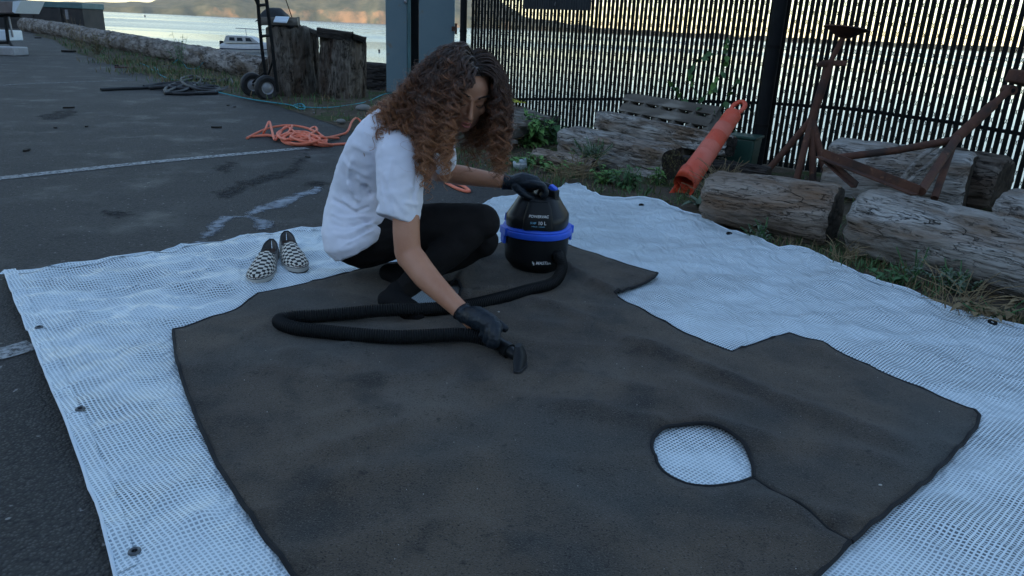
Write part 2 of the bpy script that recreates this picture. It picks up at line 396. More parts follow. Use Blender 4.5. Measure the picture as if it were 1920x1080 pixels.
def mk_tarp():
    m = bpy.data.materials.new('reinforced_poly_sheet'); m.use_nodes = True; t, N, L = nodes(m); p = N['Principled BSDF']; o = N['Material Output']
    uv = N.new('ShaderNodeUVMap'); sx = N.new('ShaderNodeSeparateXYZ'); L.new(uv.outputs[0], sx.inputs[0])
    CELL = .0104; hs = []
    g = N.new('ShaderNodeNewGeometry')
    for k in (0, 1):
        a = N.new('ShaderNodeMath'); a.operation = 'MULTIPLY'; a.inputs[1].default_value = 2 * math.pi / CELL; L.new(sx.outputs[k], a.inputs[0])
        c = N.new('ShaderNodeMath'); c.operation = 'COSINE'; L.new(a.outputs[0], c.inputs[0]); hs.append(c.outputs[0])
    mxm = N.new('ShaderNodeMath'); mxm.operation = 'MAXIMUM'; L.new(hs[0], mxm.inputs[0]); L.new(hs[1], mxm.inputs[1])
    thr = N.new('ShaderNodeMapRange'); thr.inputs[1].default_value = .10; thr.inputs[2].default_value = .50; L.new(mxm.outputs[0], thr.inputs[0])
    # film opacity varies in stretched bands, imitating sky sheen on the wrinkles
    n = N.new('ShaderNodeTexNoise'); n.inputs['Scale'].default_value = 2.2; n.inputs['Detail'].default_value = 6; n.inputs['Distortion'].default_value = .8; mpz = N.new('ShaderNodeMapping'); mpz.inputs['Rotation'].default_value = (0, 0, -.75); mpz.inputs['Scale'].default_value = (.7, 2.2, 1); L.new(g.outputs['Position'], mpz.inputs[0]); L.new(mpz.outputs[0], n.inputs['Vector'])
    op = N.new('ShaderNodeMapRange'); op.inputs[1].default_value = .40; op.inputs[2].default_value = .60; op.inputs[3].default_value = .38; op.inputs[4].default_value = .97
    L.new(n.outputs[0], op.inputs[0])
    fac = N.new('ShaderNodeMath'); fac.operation = 'MAXIMUM'; L.new(thr.outputs[0], fac.inputs[0]); L.new(op.outputs[0], fac.inputs[1])
    mc = N.new('ShaderNodeMix'); mc.data_type = 'RGBA'; mc.inputs[6].default_value = (.36, .44, .49, 1); mc.inputs[7].default_value = (.66, .74, .78, 1)
    L.new(thr.outputs[0], mc.inputs[0]); L.new(mc.outputs[2], p.inputs['Base Color'])
    p.inputs['Roughness'].default_value = .34; p.inputs['Specular IOR Level'].default_value = .5
    n2 = N.new('ShaderNodeTexNoise'); n2.inputs['Scale'].default_value = 16; n2.inputs['Detail'].default_value = 5; n2.inputs['Distortion'].default_value = 1.2
    mp = N.new('ShaderNodeMapping'); mp.inputs['Scale'].default_value = (1, .45, 1); mp.inputs['Rotation'].default_value = (0, 0, .6)
    L.new(g.outputs['Position'], mp.inputs[0]); L.new(mp.outputs[0], n2.inputs['Vector'])
    b = N.new('ShaderNodeBump'); b.inputs['Strength'].default_value = .9; b.inputs['Distance'].default_value = .02; L.new(n2.outputs[0], b.inputs['Height'])
    b2 = N.new('ShaderNodeBump'); b2.inputs['Strength'].default_value = .45; b2.inputs['Distance'].default_value = .0009
    L.new(thr.outputs[0], b2.inputs['Height']); L.new(b.outputs[0], b2.inputs['Normal']); L.new(b2.outputs[0], p.inputs['Normal'])
    tr = N.new('ShaderNodeBsdfTransparent'); tr.inputs[0].default_value = (.9, .95, 1, 1)
    ms = N.new('ShaderNodeMixShader'); L.new(fac.outputs[0], ms.inputs[0]); L.new(tr.outputs[0], ms.inputs[1]); L.new(p.outputs[0], ms.inputs[2])
    L.new(ms.outputs[0], o.inputs[0]); return m
K['tarp'] = mk_tarp()
K['white_boat'] = mat('grey_white_gelcoat', (.42, .43, .44), .4, (.34, .35, .36), 3)
K['tarp_hem'] = mat('white_poly_hem', (.64, .71, .76), .45, (.58, .66, .73), 20, .4, 120, bdist=.002)
K['carpet'] = mat('charcoal_carpet_pile', (.100, .079, .059), .95, (.046, .038, .031), 2.6, .8, 300, spec=.08, bdist=.005, sheen=.1, detail=11, contrast=(.38, .60),
                  spots=[((.120, .104, .088), 2.4, .56, .72, (1, .35, 1)), ((.026, .024, .022), 5.2, .54, .72), ((.078, .062, .050), 3.1, .54, .74), ((.062, .063, .058), 1.3, .50, .70), ((.13, .115, .10), 260, .56, .72), ((.018, .016, .015), 230, .54, .70), ((.018, .016, .015), 34, .62, .80)])
def mk_checker():
    m = bpy.data.materials.new('checkered_canvas'); m.use_nodes = True; t, N, L = nodes(m); p = N['Principled BSDF']
    uv = N.new('ShaderNodeUVMap'); c = N.new('ShaderNodeTexChecker'); c.inputs['Scale'].default_value = 1.0
    c.inputs['Color1'].default_value = (.62, .58, .50, 1); c.inputs['Color2'].default_value = (.010, .010, .012, 1)
    L.new(uv.outputs[0], c.inputs['Vector']); L.new(c.outputs['Color'], p.inputs['Base Color']); p.inputs['Roughness'].default_value = .85
    return m
K['checker'] = mk_checker()
def mk_hair():
    m = bpy.data.materials.new('auburn_hair'); m.use_nodes = True; t, N, L = nodes(m); p = N['Principled BSDF']
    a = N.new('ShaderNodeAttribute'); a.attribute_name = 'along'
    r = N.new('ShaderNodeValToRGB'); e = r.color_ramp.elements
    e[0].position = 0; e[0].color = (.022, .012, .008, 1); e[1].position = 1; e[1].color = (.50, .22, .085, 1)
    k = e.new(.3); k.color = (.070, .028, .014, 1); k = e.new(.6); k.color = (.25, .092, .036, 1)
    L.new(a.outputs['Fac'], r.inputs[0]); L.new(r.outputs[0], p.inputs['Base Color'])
    p.inputs['Roughness'].default_value = .48; p.inputs['Specular IOR Level'].default_value = .45
    p.inputs['Sheen Weight'].default_value = .15
    return m
K['hair'] = mk_hair()
def mk_water():
    m = bpy.data.materials.new('sea_water'); m.use_nodes = True; t, N, L = nodes(m); p = N['Principled BSDF']
    p.inputs['Base Color'].default_value = (.02, .045, .05, 1); p.inputs['Specular IOR Level'].default_value = .5; p.inputs['IOR'].default_value = 1.33
    g = N.new('ShaderNodeNewGeometry'); mp = N.new('ShaderNodeMapping'); mp.inputs['Scale'].default_value = (.004, .022, 1); mp.inputs['Rotation'].default_value = (0, 0, .35)
    L.new(g.outputs['Position'], mp.inputs[0]); n = N.new('ShaderNodeTexNoise'); n.inputs['Scale'].default_value = 1; n.inputs['Detail'].default_value = 3; L.new(mp.outputs[0], n.inputs['Vector'])
    r = N.new('ShaderNodeMapRange'); r.inputs[1].default_value = .42; r.inputs[2].default_value = .58; r.inputs[3].default_value = .13; r.inputs[4].default_value = .26
    L.new(n.outputs[0], r.inputs[0]); L.new(r.outputs[0], p.inputs['Roughness'])
    n2 = N.new('ShaderNodeTexNoise'); n2.inputs['Scale'].default_value = 1.6; n2.inputs['Detail'].default_value = 3; L.new(g.outputs['Position'], n2.inputs['Vector'])
    b = N.new('ShaderNodeBump'); b.inputs['Strength'].default_value = .10; b.inputs['Distance'].default_value = .05; L.new(n2.outputs[0], b.inputs['Height']); L.new(b.outputs[0], p.inputs['Normal'])
    return m
K['water'] = mk_water()
def mk_hill():
    m = bpy.data.materials.new('wooded_hillside'); m.use_nodes = True; t, N, L = nodes(m); p = N['Principled BSDF']; p.inputs['Roughness'].default_value = .95
    p.inputs['Specular IOR Level'].default_value = .05
    g = N.new('ShaderNodeNewGeometry'); n = N.new('ShaderNodeTexNoise'); n.inputs['Scale'].default_value = .045; n.inputs['Detail'].default_value = 8; n.inputs['Roughness'].default_value = .7
    L.new(g.outputs['Position'], n.inputs['Vector'])
    r = N.new('ShaderNodeValToRGB'); e = r.color_ramp.elements; e[0].position = .35; e[0].color = (.05, .065, .04, 1); e[1].position = .68; e[1].color = (.19, .17, .10, 1)
    L.new(n.outputs[0], r.inputs[0])
    a = N.new('ShaderNodeAttribute'); a.attribute_name = 'bare'
    n3 = N.new('ShaderNodeTexNoise'); n3.inputs['Scale'].default_value = .02; n3.inputs['Detail'].default_value = 6; n3.inputs['Roughness'].default_value = .65; L.new(g.outputs['Position'], n3.inputs['Vector'])
    ad = N.new('ShaderNodeMath'); ad.operation = 'ADD'; L.new(a.outputs['Fac'], ad.inputs[0]); L.new(n3.outputs[0], ad.inputs[1])
    mr = N.new('ShaderNodeMapRange'); mr.inputs[1].default_value = .96; mr.inputs[2].default_value = 1.10; L.new(ad.outputs[0], mr.inputs[0])
    mx = N.new('ShaderNodeMix'); mx.data_type = 'RGBA'; L.new(mr.outputs[0], mx.inputs[0]); L.new(r.outputs[0], mx.inputs[6]); mx.inputs[7].default_value = (.42, .24, .12, 1)
    L.new(mx.outputs[2], p.inputs['Base Color']); return m
K['hill'] = mk_hill()
K['shade_slope'] = mat('shade_slope_green', (.04, .06, .03), .95, (.08, .09, .05), .05)

# ================================================================== THE SETTING
def inpoly(x, y, P):
    c = False; n = len(P); j = n - 1
    for i in range(n):
        xi, yi = P[i]; xj, yj = P[j]
        if (yi > y) != (yj > y) and x < (xj - xi) * (y - yi) / (yj - yi) + xi: c = not c
        j = i
    return c
def segd(x, y, P, closed=True):
    a = np.array(P, float); b = np.roll(a, -1, 0) if closed else a[1:]
    if not closed: a = a[:-1]
    d = b - a; q = np.clip(((x - a[:, 0]) * d[:, 0] + (y - a[:, 1]) * d[:, 1]) / (d ** 2).sum(1).clip(1e-12), 0, 1)
    return float(np.sqrt(((a + d * q[:, None] - (x, y)) ** 2).sum(1)).min())
def sheet(outline, holes, step, hfun, jit=.25, seed=1, box=None):
    """triangulated sheet with the given outline, relief from hfun"""
    rnd = random.Random(seed)
    pts = []; edges = []
    for P in [outline] + holes:
        o = len(pts); pts += [Vector((p[0], p[1])) for p in P]
        edges += [(o + i, o + (i + 1) % len(P)) for i in range(len(P))]
    xs = [p[0] for p in outline]; ys = [p[1] for p in outline]
    nx = int((max(xs) - min(xs)) / step) + 1; ny = int((max(ys) - min(ys)) / step) + 1
    nb = np.array([tuple(p) for p in pts])
    for i in range(nx):
        for j in range(ny):
            x = min(xs) + (i + .5 * (j % 2)) * step + rnd.uniform(-jit, jit) * step; y = min(ys) + j * step + rnd.uniform(-jit, jit) * step
            if not inpoly(x, y, outline) or any(inpoly(x, y, h) for h in holes): continue
            if ((nb[:, 0] - x) ** 2 + (nb[:, 1] - y) ** 2).min() < (step * .5) ** 2: continue
            pts.append(Vector((x, y)))
    r = delaunay_2d_cdt(pts, edges, [], 0, 1e-6)
    vs = r[0]; fs = []
    for f in r[2]:
        cx = sum(vs[i].x for i in f) / len(f); cy = sum(vs[i].y for i in f) / len(f)
        if inpoly(cx, cy, outline) and not any(inpoly(cx, cy, h) for h in holes): fs.append(tuple(f))
    mb = MB(); mb.add([(v.x, v.y, hfun(v.x, v.y)) for v in vs], fs); return mb
def px2(pts, z=0.0): return [(at(x, y, z).x, at(x, y, z).y) for x, y in pts]
def dens(P, step, closed=True):
    out = []; n = len(P)
    for i in range(n if closed else n - 1):
        a, b = P[i], P[(i + 1) % n]; L = math.hypot(b[0] - a[0], b[1] - a[1]); k = max(1, int(L / step))
        for j in range(k): out.append((lerp(a[0], b[0], j / k), lerp(a[1], b[1], j / k)))
    if not closed: out.append(P[-1])
    return out
def smooth_path(P, step, closed=True):
    Q = [Vector((p[0], p[1], 0)) for p in P]
    if closed: Q = Q[-2:] + Q + Q[:2]
    s = spline(Q, 8)
    if closed: s = s[16:-16 - 8 + 8]
    if closed: s = s[:len(P) * 8]
    e = even(s + ([s[0]] if closed else []), step)
    if closed: e = e[:-1]
    return [(p.x, p.y) for p in e]

FA = Vector((.46, 7.43, 0)); FD = Vector((.764, -.645, 0)).normalized(); FN = Vector((.645, .764, 0)).normalized()
def fp(s, z=0.0, off=0.0): return FA + FD * s + FN * off + Vector((0, 0, z))

outer = [(-420, 160), (-60, 85), (-32, 54), (-16, 33), (-14.2, 28), (-12.0, 23.2), (-9.2, 19.6), (-4.3, 13.5), (-2.0, 12.4), (-.95, 9.9),
         tuple(fp(-1.5, 0, .32))[:2], tuple(fp(9, 0, .32))[:2], tuple(fp(60, 0, .32))[:2], (420, -200)]
land = outer + [(420, -450), (-420, -450)]
mb = MB(); mb.add([(x, y, 0) for x, y in land], [tuple(range(len(land) - 1, -1, -1))])
struct('parking_lot', mb, K['asphalt'], smooth=False)
mb = MB()
for a, b in zip(outer, outer[1:]):
    mb.add([(a[0], a[1], -.002), (b[0], b[1], -.002), (b[0], b[1], -2.6), (a[0], a[1], -2.6)], [(0, 1, 2, 3)])
struct('seawall', mb, K['wood_dark'], smooth=False)
mb = MB(); mb.add([(-3050, -50, -2), (3050, -50, -2), (3050, 3050, -2), (-3050, 3050, -2)], [(0, 1, 2, 3)])
struct('water', mb, K['water'], smooth=False)

# verge of soil between the asphalt and the logs, the fence and the edge of the quay
inner = px2([(60, 66), (100, 75), (130, 95), (200, 118), (260, 135), (330, 160), (440, 180), (520, 200), (600, 225), (680, 255), (760, 280), (850, 308), (950, 338),
             (1040, 358), (1120, 385), (1200, 405), (1300, 430), (1420, 470), (1560, 525), (1720, 590), (1920, 670), (2200, 790)])
rnd = random.Random(4)
inner = dens(inner, .35, False)
inner = [(x + .06 * nz(x * 3, y * 3, 2), y + .09 * nz(x * 4, y * 4, 8)) for x, y in inner]
vo = [tuple(fp(6.5, 0, .30))[:2]] + [tuple(fp(s, 0, .30))[:2] for s in (4, 2, 0, -1.45)] + [(-1.0, 9.85), (-2.05, 12.3), (-4.35, 13.4), (-9.3, 19.5), (-12.1, 23.1), (-14.3, 27.9), (-16.1, 32.9), (-19.5, 33)]
vpoly = inner + [(3.6, 1.2), (5.5, 1.5)] + vo
def vh(x, y):
    d = segd(x, y, inner, False)
    return .004 + min(1, d / .25) * (.012 + .022 * (nz(x * 3, y * 3) + 1) * .5 + .012 * abs(nz(x * 12, y * 12, 5)))
mb = sheet(vpoly, [], .11, vh, seed=3)
struct('verge', mb, K['soil'], smooth='full')

# painted bay lines
def strip(pts_px, w0, name, m, z=.004, step=.06):
    P = [at(x, y, 0) for x, y in pts_px]; P = even(P, step); mb = MB(); vs = []; n = len(P)
    for i, p in enumerate(P):
        t = (P[min(i + 1, n - 1)] - P[max(i - 1, 0)]).normalized(); q = Vector((-t.y, t.x, 0))
        for s in (-1, 1): vs.append(p + q * s * w0 * (.5 + .1 * nz(p.x * 20, p.y * 20, s)) + Vector((0, 0, z)))
    mb.add(vs, [(2 * i, 2 * i + 2, 2 * i + 3, 2 * i + 1) for i in range(n - 1)]); return struct(name, mb, m, smooth=False)
strip([(-260, 372), (0, 335), (280, 305), (575, 278)], .10, 'painted_line', K['paint'])
strip([(-40, 163), (60, 157), (250, 151), (340, 149)], .10, 'painted_line', K['paint_faint'])
strip([(-160, 702), (0, 665), (62, 648)], .095, 'painted_line', K['paint'])

# hills across the bay
def pw(x, tab):
    for (a, p), (b, q) in zip(tab, tab[1:]):
        if x <= b: return lerp(p, q, max(0, (x - a)) / (b - a))
    return tab[-1][1]
ridge_tab = [(-900, 40), (-300, 16), (0, 9), (160, 9.5), (250, 11), (340, 14), (375, 27), (450, 46), (600, 72), (760, 80), (880, 60), (960, 20), (1100, 7), (1300, 6), (1600, 5), (2000, 6), (3000, 40)]
cliff_tab = [(-900, 0), (150, .05), (280, .30), (400, .34), (440, .60), (480, .66), (500, .40), (530, .62), (620, .62), (740, .66), (950, .5), (1100, .3), (3000, .25)]
mb = MB(); nA, nR = 520, 26; vs = []; bare = []
for i in range(nA + 1):
    xp = -900 + 3900 * i / nA; d = ray(xp, 540 - 0); d = Vector((d.x, d.y, 0)).normalized()
    D0 = 1450 + 60 * nz(xp * .004, 3, 1) + 25 * nz(xp * .03, 1, 1)
    Hh = pw(xp, ridge_tab) / FPX * 1900 * math.sqrt(1 + ((xp - 960) / FPX) ** 2) ** .0
    for j in range(nR + 1):
        t = j / nR; D = D0 + 700 * t ** 1.3; p = d * D
        foot = (4 + 9 * pw(xp, cliff_tab) + 7 * nz(xp * .02, 7, 2)) * min(1, t / .04)
        h = max(0, foot) + (Hh - 4) * (1 - (1 - min(1, t / .75)) ** 1.7) if t > 0 else 0
        h = min(h, Hh + 6 * nz(xp * .03, t * 4, 3) + 2.5 * nz(xp * .35, t * 9, 3) + 1.5 * nz(xp * 1.3, t * 19, 3))
        if t > .05: h += 8 * nz(p.x * .012, p.y * .012, 4) * min(1, t * 3) * min(1, Hh / 40)
        p.z = -2.2 + max(h, 0) if j else -2.4
        vs.append(p); bare.append(max(0, .80 * pw(xp, cliff_tab) * (1.0 if t < .045 else max(0, 1 - (t - .045) * (9 - 3 * nz(xp * .02, 5, 5))))))
fs = [(i * (nR + 1) + j, (i + 1) * (nR + 1) + j, (i + 1) * (nR + 1) + j + 1, i * (nR + 1) + j + 1) for i in range(nA) for j in range(nR)]
mb.add(vs, fs); ho = struct('hills', mb, K['hill'], smooth='full')
at_ = ho.data.attributes.new('bare', 'FLOAT', 'POINT'); at_.data.foreach_set('value', bare)
# unseen slope added behind the car park to keep the evening sun off it
mb = MB(); vs = []; nA = 90
for i in range(nA + 1):
    az = rad(125 + 165 * i / nA); q = math.sin(math.pi * i / nA) ** .5
    for j, (D, h) in enumerate(((95, 0), (120, 28), (150, 58), (190, 70), (240, 0))):
        D2 = D + 10 * nz(i * .4, j, 1); hh = h * q * (1 + .10 * nz(i * .9, j, 7)); vs.append((math.sin(az) * D2, math.cos(az) * D2, hh - .5))
mb.add(vs, [(i * 5 + j, (i + 1) * 5 + j, (i + 1) * 5 + j + 1, i * 5 + j + 1) for i in range(nA) for j in range(4)])
struct('added_shade_slope', mb, K['shade_slope'], smooth='full')

# thin evening haze over the bay
HAZE = 1.5e-4
mb = MB(); mb.box((0, 1300, 78.5), (6300, 3800, 163)); hz = solo('haze', mb, [], None, None, kind='stuff', smooth=False)
hm = bpy.data.materials.new('haze'); hm.use_nodes = True; t_, N_, L_ = nodes(hm); N_.remove(N_['Principled BSDF'])
pv = N_.new('ShaderNodeVolumePrincipled'); pv.inputs['Color'].default_value = (.95, .95, .96, 1); pv.inputs['Density'].default_value = HAZE; pv.inputs['Anisotropy'].default_value = 0.2
L_.new(pv.outputs[0], N_['Material Output'].inputs['Volume']); hz.data.materials.append(hm)

# ------------------------------------------------------------------ fence
PITCHS = .0436
fence = thing('slatted_fence', 'tall black chain-link fence woven with dark vertical slats along the water', 'fence', fp(0))
F_TOP, F_BOT = 2.0, .035
s0, s1 = -1.33, 4.6
ns_ = int((s1 - s0) / PITCHS)
Mf = Matrix((FD, FN, Vector((0, 0, 1)))).transposed()
slat_meshes = []
for v in range(7):
    mb = MB(); r = random.Random(v); vs = []; n = 9
    for k in range(n):
        z = lerp(F_BOT, F_TOP, k / (n - 1)); dx = (.0035 * nz(v * 7.3, z * 2.2, 1) if v else 0) ; ww = .0156 + .0022 * nz(v * 3.1, 1, 4)
        for a, b in ((-1, -1), (1, -1), (1, 1), (-1, 1)): vs.append(FD * (dx + a * ww) + FN * (b * .0035) + Vector((0, 0, z)))
    fs = [(4 * k + i, 4 * k + (i + 1) % 4, 4 * k + 4 + (i + 1) % 4, 4 * k + 4 + i) for k in range(n - 1) for i in range(4)] + [(3, 2, 1, 0), tuple(4 * n - 4 + i for i in range(4))]
    mb.add(vs, fs); slat_meshes.append(mesh_of('slat', mb, K['slat'], False))
r = random.Random(11)
for i in range(ns_):
    s = s0 + (i + .5) * PITCHS
    o = bpy.data.objects.new('slat', slat_meshes[r.randrange(7)]); C.objects.link(o); o.parent = fence
    o.location = FD * (s + r.uniform(-.0018, .0018)); o.rotation_euler = (0, 0, r.uniform(-.15, .15))
mb = MB(); half = .065
for i in range(ns_):
    x0 = s0 + i * PITCHS; nzz = int((F_TOP - F_BOT) / half); pts = []
    for k in range(nzz + 1):
        x = x0 + (PITCHS if (k + i) % 2 else 0); z = F_BOT + k * half
        pts.append(fp(x + (.0012 if (k + i) % 2 else -.0012), z - .004, -.0045 + .009 * ((k + i) % 2)))
        pts.append(fp(x + (.0012 if (k + i) % 2 else -.0012), z + .004, -.0045 + .009 * ((k + i) % 2)))
    mb.tube(pts, .0021, 3, False)
part('wire_mesh', mb, K['wire'], fence, smooth=False, kind='stuff')
rail = [(-1.38, .23), (-.90, .289), (-.03, .368), (.70, .433), (1.34, .474), (2.0, .52), (2.66, .536), (3.36, .51), (3.9, .47), (4.6, .45)]
mb = MB(); mb.tube([fp(s, z, .016) for s, z in rail], .013, 8); part('bottom_rail', mb, K['steel_dark'], fence)
mb = MB(); mb.tube([fp(s0 - .05, F_TOP + .02, 0), fp(s1, F_TOP + .02, 0)], .022, 8); part('top_rail', mb, K['steel_dark'], fence)
for s, rr in ((-1.385, .036), (2.0, .052), (5.2, .05)):
    mb = MB(); mb.tube([fp(s, -.02, -.06), fp(s, F_TOP + .08, -.06)], rr, 16); mb.ell(fp(s, F_TOP + .08, -.06), (rr * 1.1, rr * 1.1, rr * .8)); po = part('post', mb, K['steel_dark'], fence)
    mb = MB()
    for z in (.35, .95, 1.55):
        mb = MB(); mb.lathe([(rr + .004, z - .012), (rr + .004, z + .012)], fp(s, 0, -.06), 16); part('band', mb, K['wire'], po)
# dark sheet hung on the fence
sg = thing('hanging_sheet', 'dark navy corrugated sheet hung high on the slatted fence', 'sheet', fp(-.19, 1.2, -.03))
mb = MB(); n = 56; vs = []
for k in range(n + 1):
    s = lerp(-.605, .215, k / n)
    for z in (1.183 - .0 * k, 1.75): vs.append(fp(s, z + (.006 * nz(k * .4, 1) if z < 1.5 else 0), -.025 - .004 * math.cos(k * math.pi)))
mb.add(vs, [(2 * k, 2 * k + 2, 2 * k + 3, 2 * k + 1) for k in range(n)])
p_ = part('corrugated_panel', mb, K['canvas'], sg, smooth=False); so_ = p_.modifiers.new('thick', 'SOLIDIFY'); so_.thickness = .002
mb = MB(); mb.tube([fp(-.21, 1.235, -.032), fp(-.20, 1.22, -.036), fp(-.195, 1.25, -.036)], .003, 6); part('tie', mb, K['rim_alu'], sg)

# ------------------------------------------------------------------ grey steel gate beside the fence
gate = thing('steel_gate', 'blue-grey steel gate of two upright panels with a black gap between them', 'gate', dep(770, 170, 9.4) * 1)
def panel(x0, x1, yb, Y, thick, name, root, m):
    a = dep(x0, 0, Y); b = dep(x1, 0, Y); zb = dep(x0, yb, Y).z; c = (a + b) / 2; mb = MB()
    mb.box((c.x, c.y + thick / 2, (zb + 2.3) / 2), (b.x - a.x, thick, 2.3 - zb)); return part(name, mb, m, root, bevel=.006)
panel(722.5, 763, 172, 9.3, .05, 'gate_panel', gate, K['galv'])
panel(763.5, 769, 176, 9.3, .06, 'edge_channel', gate, K['teal_paint'])
panel(769.5, 785, 176, 9.42, .12, 'post', gate, K['steel_dark'])
p_ = panel(785.5, 853, 176, 9.2, .05, 'gate_panel', gate, K['galv'])
mb = MB(); c = dep(855, 54, 9.2); mb.tube([c + V(0, -.01, -.06), c + V(0, -.01, .06)], .014, 8); mb.box(c + V(-.02, 0, 0), (.06, .02, .05)); part('hinge', mb, K['rust'], gate)
mb = MB(); c = dep(760, 3, 9.28); mb.ell(c, (.018, .012, .022)); part('bolt', mb, K['rim_alu'], gate)

# ------------------------------------------------------------------ logs, pilings and timbers
def log_mb(L, r0, r1, seed, nl=None, nc=44, crack=.012, lump=.05, taper=0, rough_end=.012, squash=1.0, sq=0.0):
    mb = MB(); nl = nl or max(16, int(L / .02)); nl = min(nl, 150); vs = []
    for i in range(nl + 1):
        x = L * i / nl; rr = lerp(r0, r1, i / nl)
        e = min(i, nl - i); edge = 1 - (.10 if e == 0 else (.03 if e == 1 else 0))
        for k in range(nc):
            a = 2 * math.pi * k / nc; ca, sa = math.cos(a), math.sin(a)
            if sq:
                q = 1 / max(abs(ca), abs(sa)); f = lerp(1, q, sq)
            else: f = 1
            u = (ca * 3, sa * 3, x * 1.4 / max(r0, .1) * .3 + seed * 9)
            d = lump * noise.noise(Vector((ca * 1.2, sa * 1.2, x * 2.0 + seed * 5)))
            n1 = noise.noise(Vector((ca * 9, sa * 9, x * 2.2 + seed * 3))); n2 = noise.noise(Vector((ca * 22, sa * 22, x * 5 + seed)))
            cr = -crack * 1.3 * max(0, 1 - abs(n1) * 8) - crack * .6 * max(0, 1 - abs(n2) * 5)
            R_ = rr * edge * f * (1 + d) + cr
            ex = 0
            if e == 0: ex = rough_end * noise.noise(Vector((ca * 4, sa * 4, seed + i)))
            vs.append((x + ex, R_ * ca, R_ * sa * squash))
    fs = [(i * nc + k, i * nc + (k + 1) % nc, (i + 1) * nc + (k + 1) % nc, (i + 1) * nc + k) for i in range(nl) for k in range(nc)]
    mb.add(vs, fs)
    for end, base, sg_ in ((0, 0, -1), (L, nl * nc, 1)):       # rough end faces
        rings = [base]; cur = list(range(base, base + nc)); o = len(mb.v)
        for q in (.7, .35):
            st = len(mb.v); mb.v.extend([(end + rough_end * .8 * noise.noise(Vector((vs[base + k][1] * 30, vs[base + k][2] * 30, q + seed))) * sg_ - sg_ * .002, vs[base + k][1] * q, vs[base + k][2] * q) for k in range(nc)])
            new = list(range(st, st + nc))
            for k in range(nc):
                f = (cur[k], cur[(k + 1) % nc], new[(k + 1) % nc], new[k]); mb.f.append(f if sg_ > 0 else f[::-1]); mb.m.append(1)
            cur = new
        mb.f.append(tuple(cur if sg_ > 0 else cur[::-1])); mb.m.append(1)
    return mb
def axisM(P0, P1, roll=0):
    P0 = Vector(P0); P1 = Vector(P1); x = (P1 - P0).normalized(); z = Vector((0, 0, 1)); z = (z - x * z.dot(x))
    z = z.normalized() if z.length > 1e-3 else Vector((0, 1, 0)); y = z.cross(x)
    return Matrix.Translation(P0) @ Matrix((x, y, z)).transposed().to_4x4() @ Matrix.Rotation(roll, 4, 'X')
def log(name, label, cat, P0, P1, r0, r1, m, me, seed, group=None, roll=0, **kw):
    mb = log_mb((Vector(P1) - Vector(P0)).length, r0, r1, seed, **kw)
    return solo(name, mb, [m, me], label, cat, group, smooth='full' if not kw.get('sq') else True, M=axisM(P0, P1, roll))
G_ = 'weathered logs lying along the fence'
log('log', 'short grey-brown log at the tarp edge, left of the dark split', 'log', (1.08, 4.10, .160), (1.625, 3.695, .168), .150, .168, K['wood_brown'], K['wood_end'], 1, G_, crack=.014)
log('log', 'long silvery driftwood log at the right frame edge, right of the dark split', 'log', (1.72, 3.60, .172), (2.75, 2.06, .17), .172, .175, K['wood'], K['wood_end'], 2, G_, crack=.014)
log('timber_block', 'thick bleached block with a dark rotten end, under the fallen rusty stand', 'timber', (2.12, 5.05, .20), (2.78, 4.55, .21), .205, .205, K['wood'], K['wood_end'], 3, G_, sq=.35, crack=.012)
log('log', 'round dark rotten log end just right of the bleached block', 'log', (2.74, 4.92, .20), (3.02, 4.60, .20), .20, .195, K['piling'], K['wood_end'], 4, G_, crack=.02)
log('log', 'pale flat-topped log end at the right edge behind the long silvery log', 'log', (2.66, 4.02, .14), (3.5, 3.1, .15), .16, .16, K['wood'], K['wood_end'], 5, G_, sq=.3)
log('log', 'small low brown log half hidden in weeds left of the big timber', 'log', (.13, 5.72, .075), (.56, 5.42, .07), .072, .062, K['wood_brown'], K['wood_end'], 6, G_)
log('timber_beam', 'broad grey weathered beam among weeds in front of the upturned pallet', 'timber', (.40, 6.20, .135), (1.10, 5.28, .130), .125, .130, K['wood'], K['wood_end'], 7, G_, sq=.8, roll=.12)
log('timber_beam', 'long narrow grey beam lying just below the upturned pallet', 'timber', (.72, 6.75, .26), (1.62, 5.72, .22), .085, .085, K['wood'], K['wood_dark'], 8, G_, sq=.85, roll=-.1)
log('timber_beam', 'black square timber under the right end of the weathered beams', 'timber', (1.02, 5.60, .085), (1.75, 5.15, .085), .085, .085, K['wood_dark'], K['wood_end'], 9, G_, sq=.8)
log('timber_beam', 'dark timber supporting the pallet beside the yellow cloth', 'timber', (-.30, 7.35, .11), (.38, 7.30, .11), .11, .11, K['wood_dark'], K['wood_end'], 10, G_, sq=.85)
log('timber_beam', 'low purplish timber wall at the water between the stump and the gate', 'timber', (-2.45, 11.75, .30), (-1.2, 11.1, .30), .125, .125, K['wood_dark'], K['wood_dark'], 12, None, sq=.85)
log('timber_beam', 'dark lower timber beneath the purplish one at the quay edge', 'timber', (-2.45, 11.72, .09), (-1.2, 11.07, .09), .10, .10, K['wood_dark'], K['wood_dark'], 14, None, sq=.85)
# long driftwood logs along the edge of the car park
log('log', 'long driftwood log lining the far car park edge behind the grass', 'log', (-15.4, 26.4, .22), (-4.05, 12.35, .19), .27, .21, K['driftlog'], K['wood_end'], 20, 'driftwood logs lining the lot', nl=150, lump=.12, crack=.02)
log('log', 'far end driftwood log below the dark container at upper left', 'log', (-21.5, 33.6, .24), (-14.9, 25.9, .23), .30, .27, K['driftlog'], K['wood_end'], 21, 'driftwood logs lining the lot', nl=90, lump=.12, crack=.02)

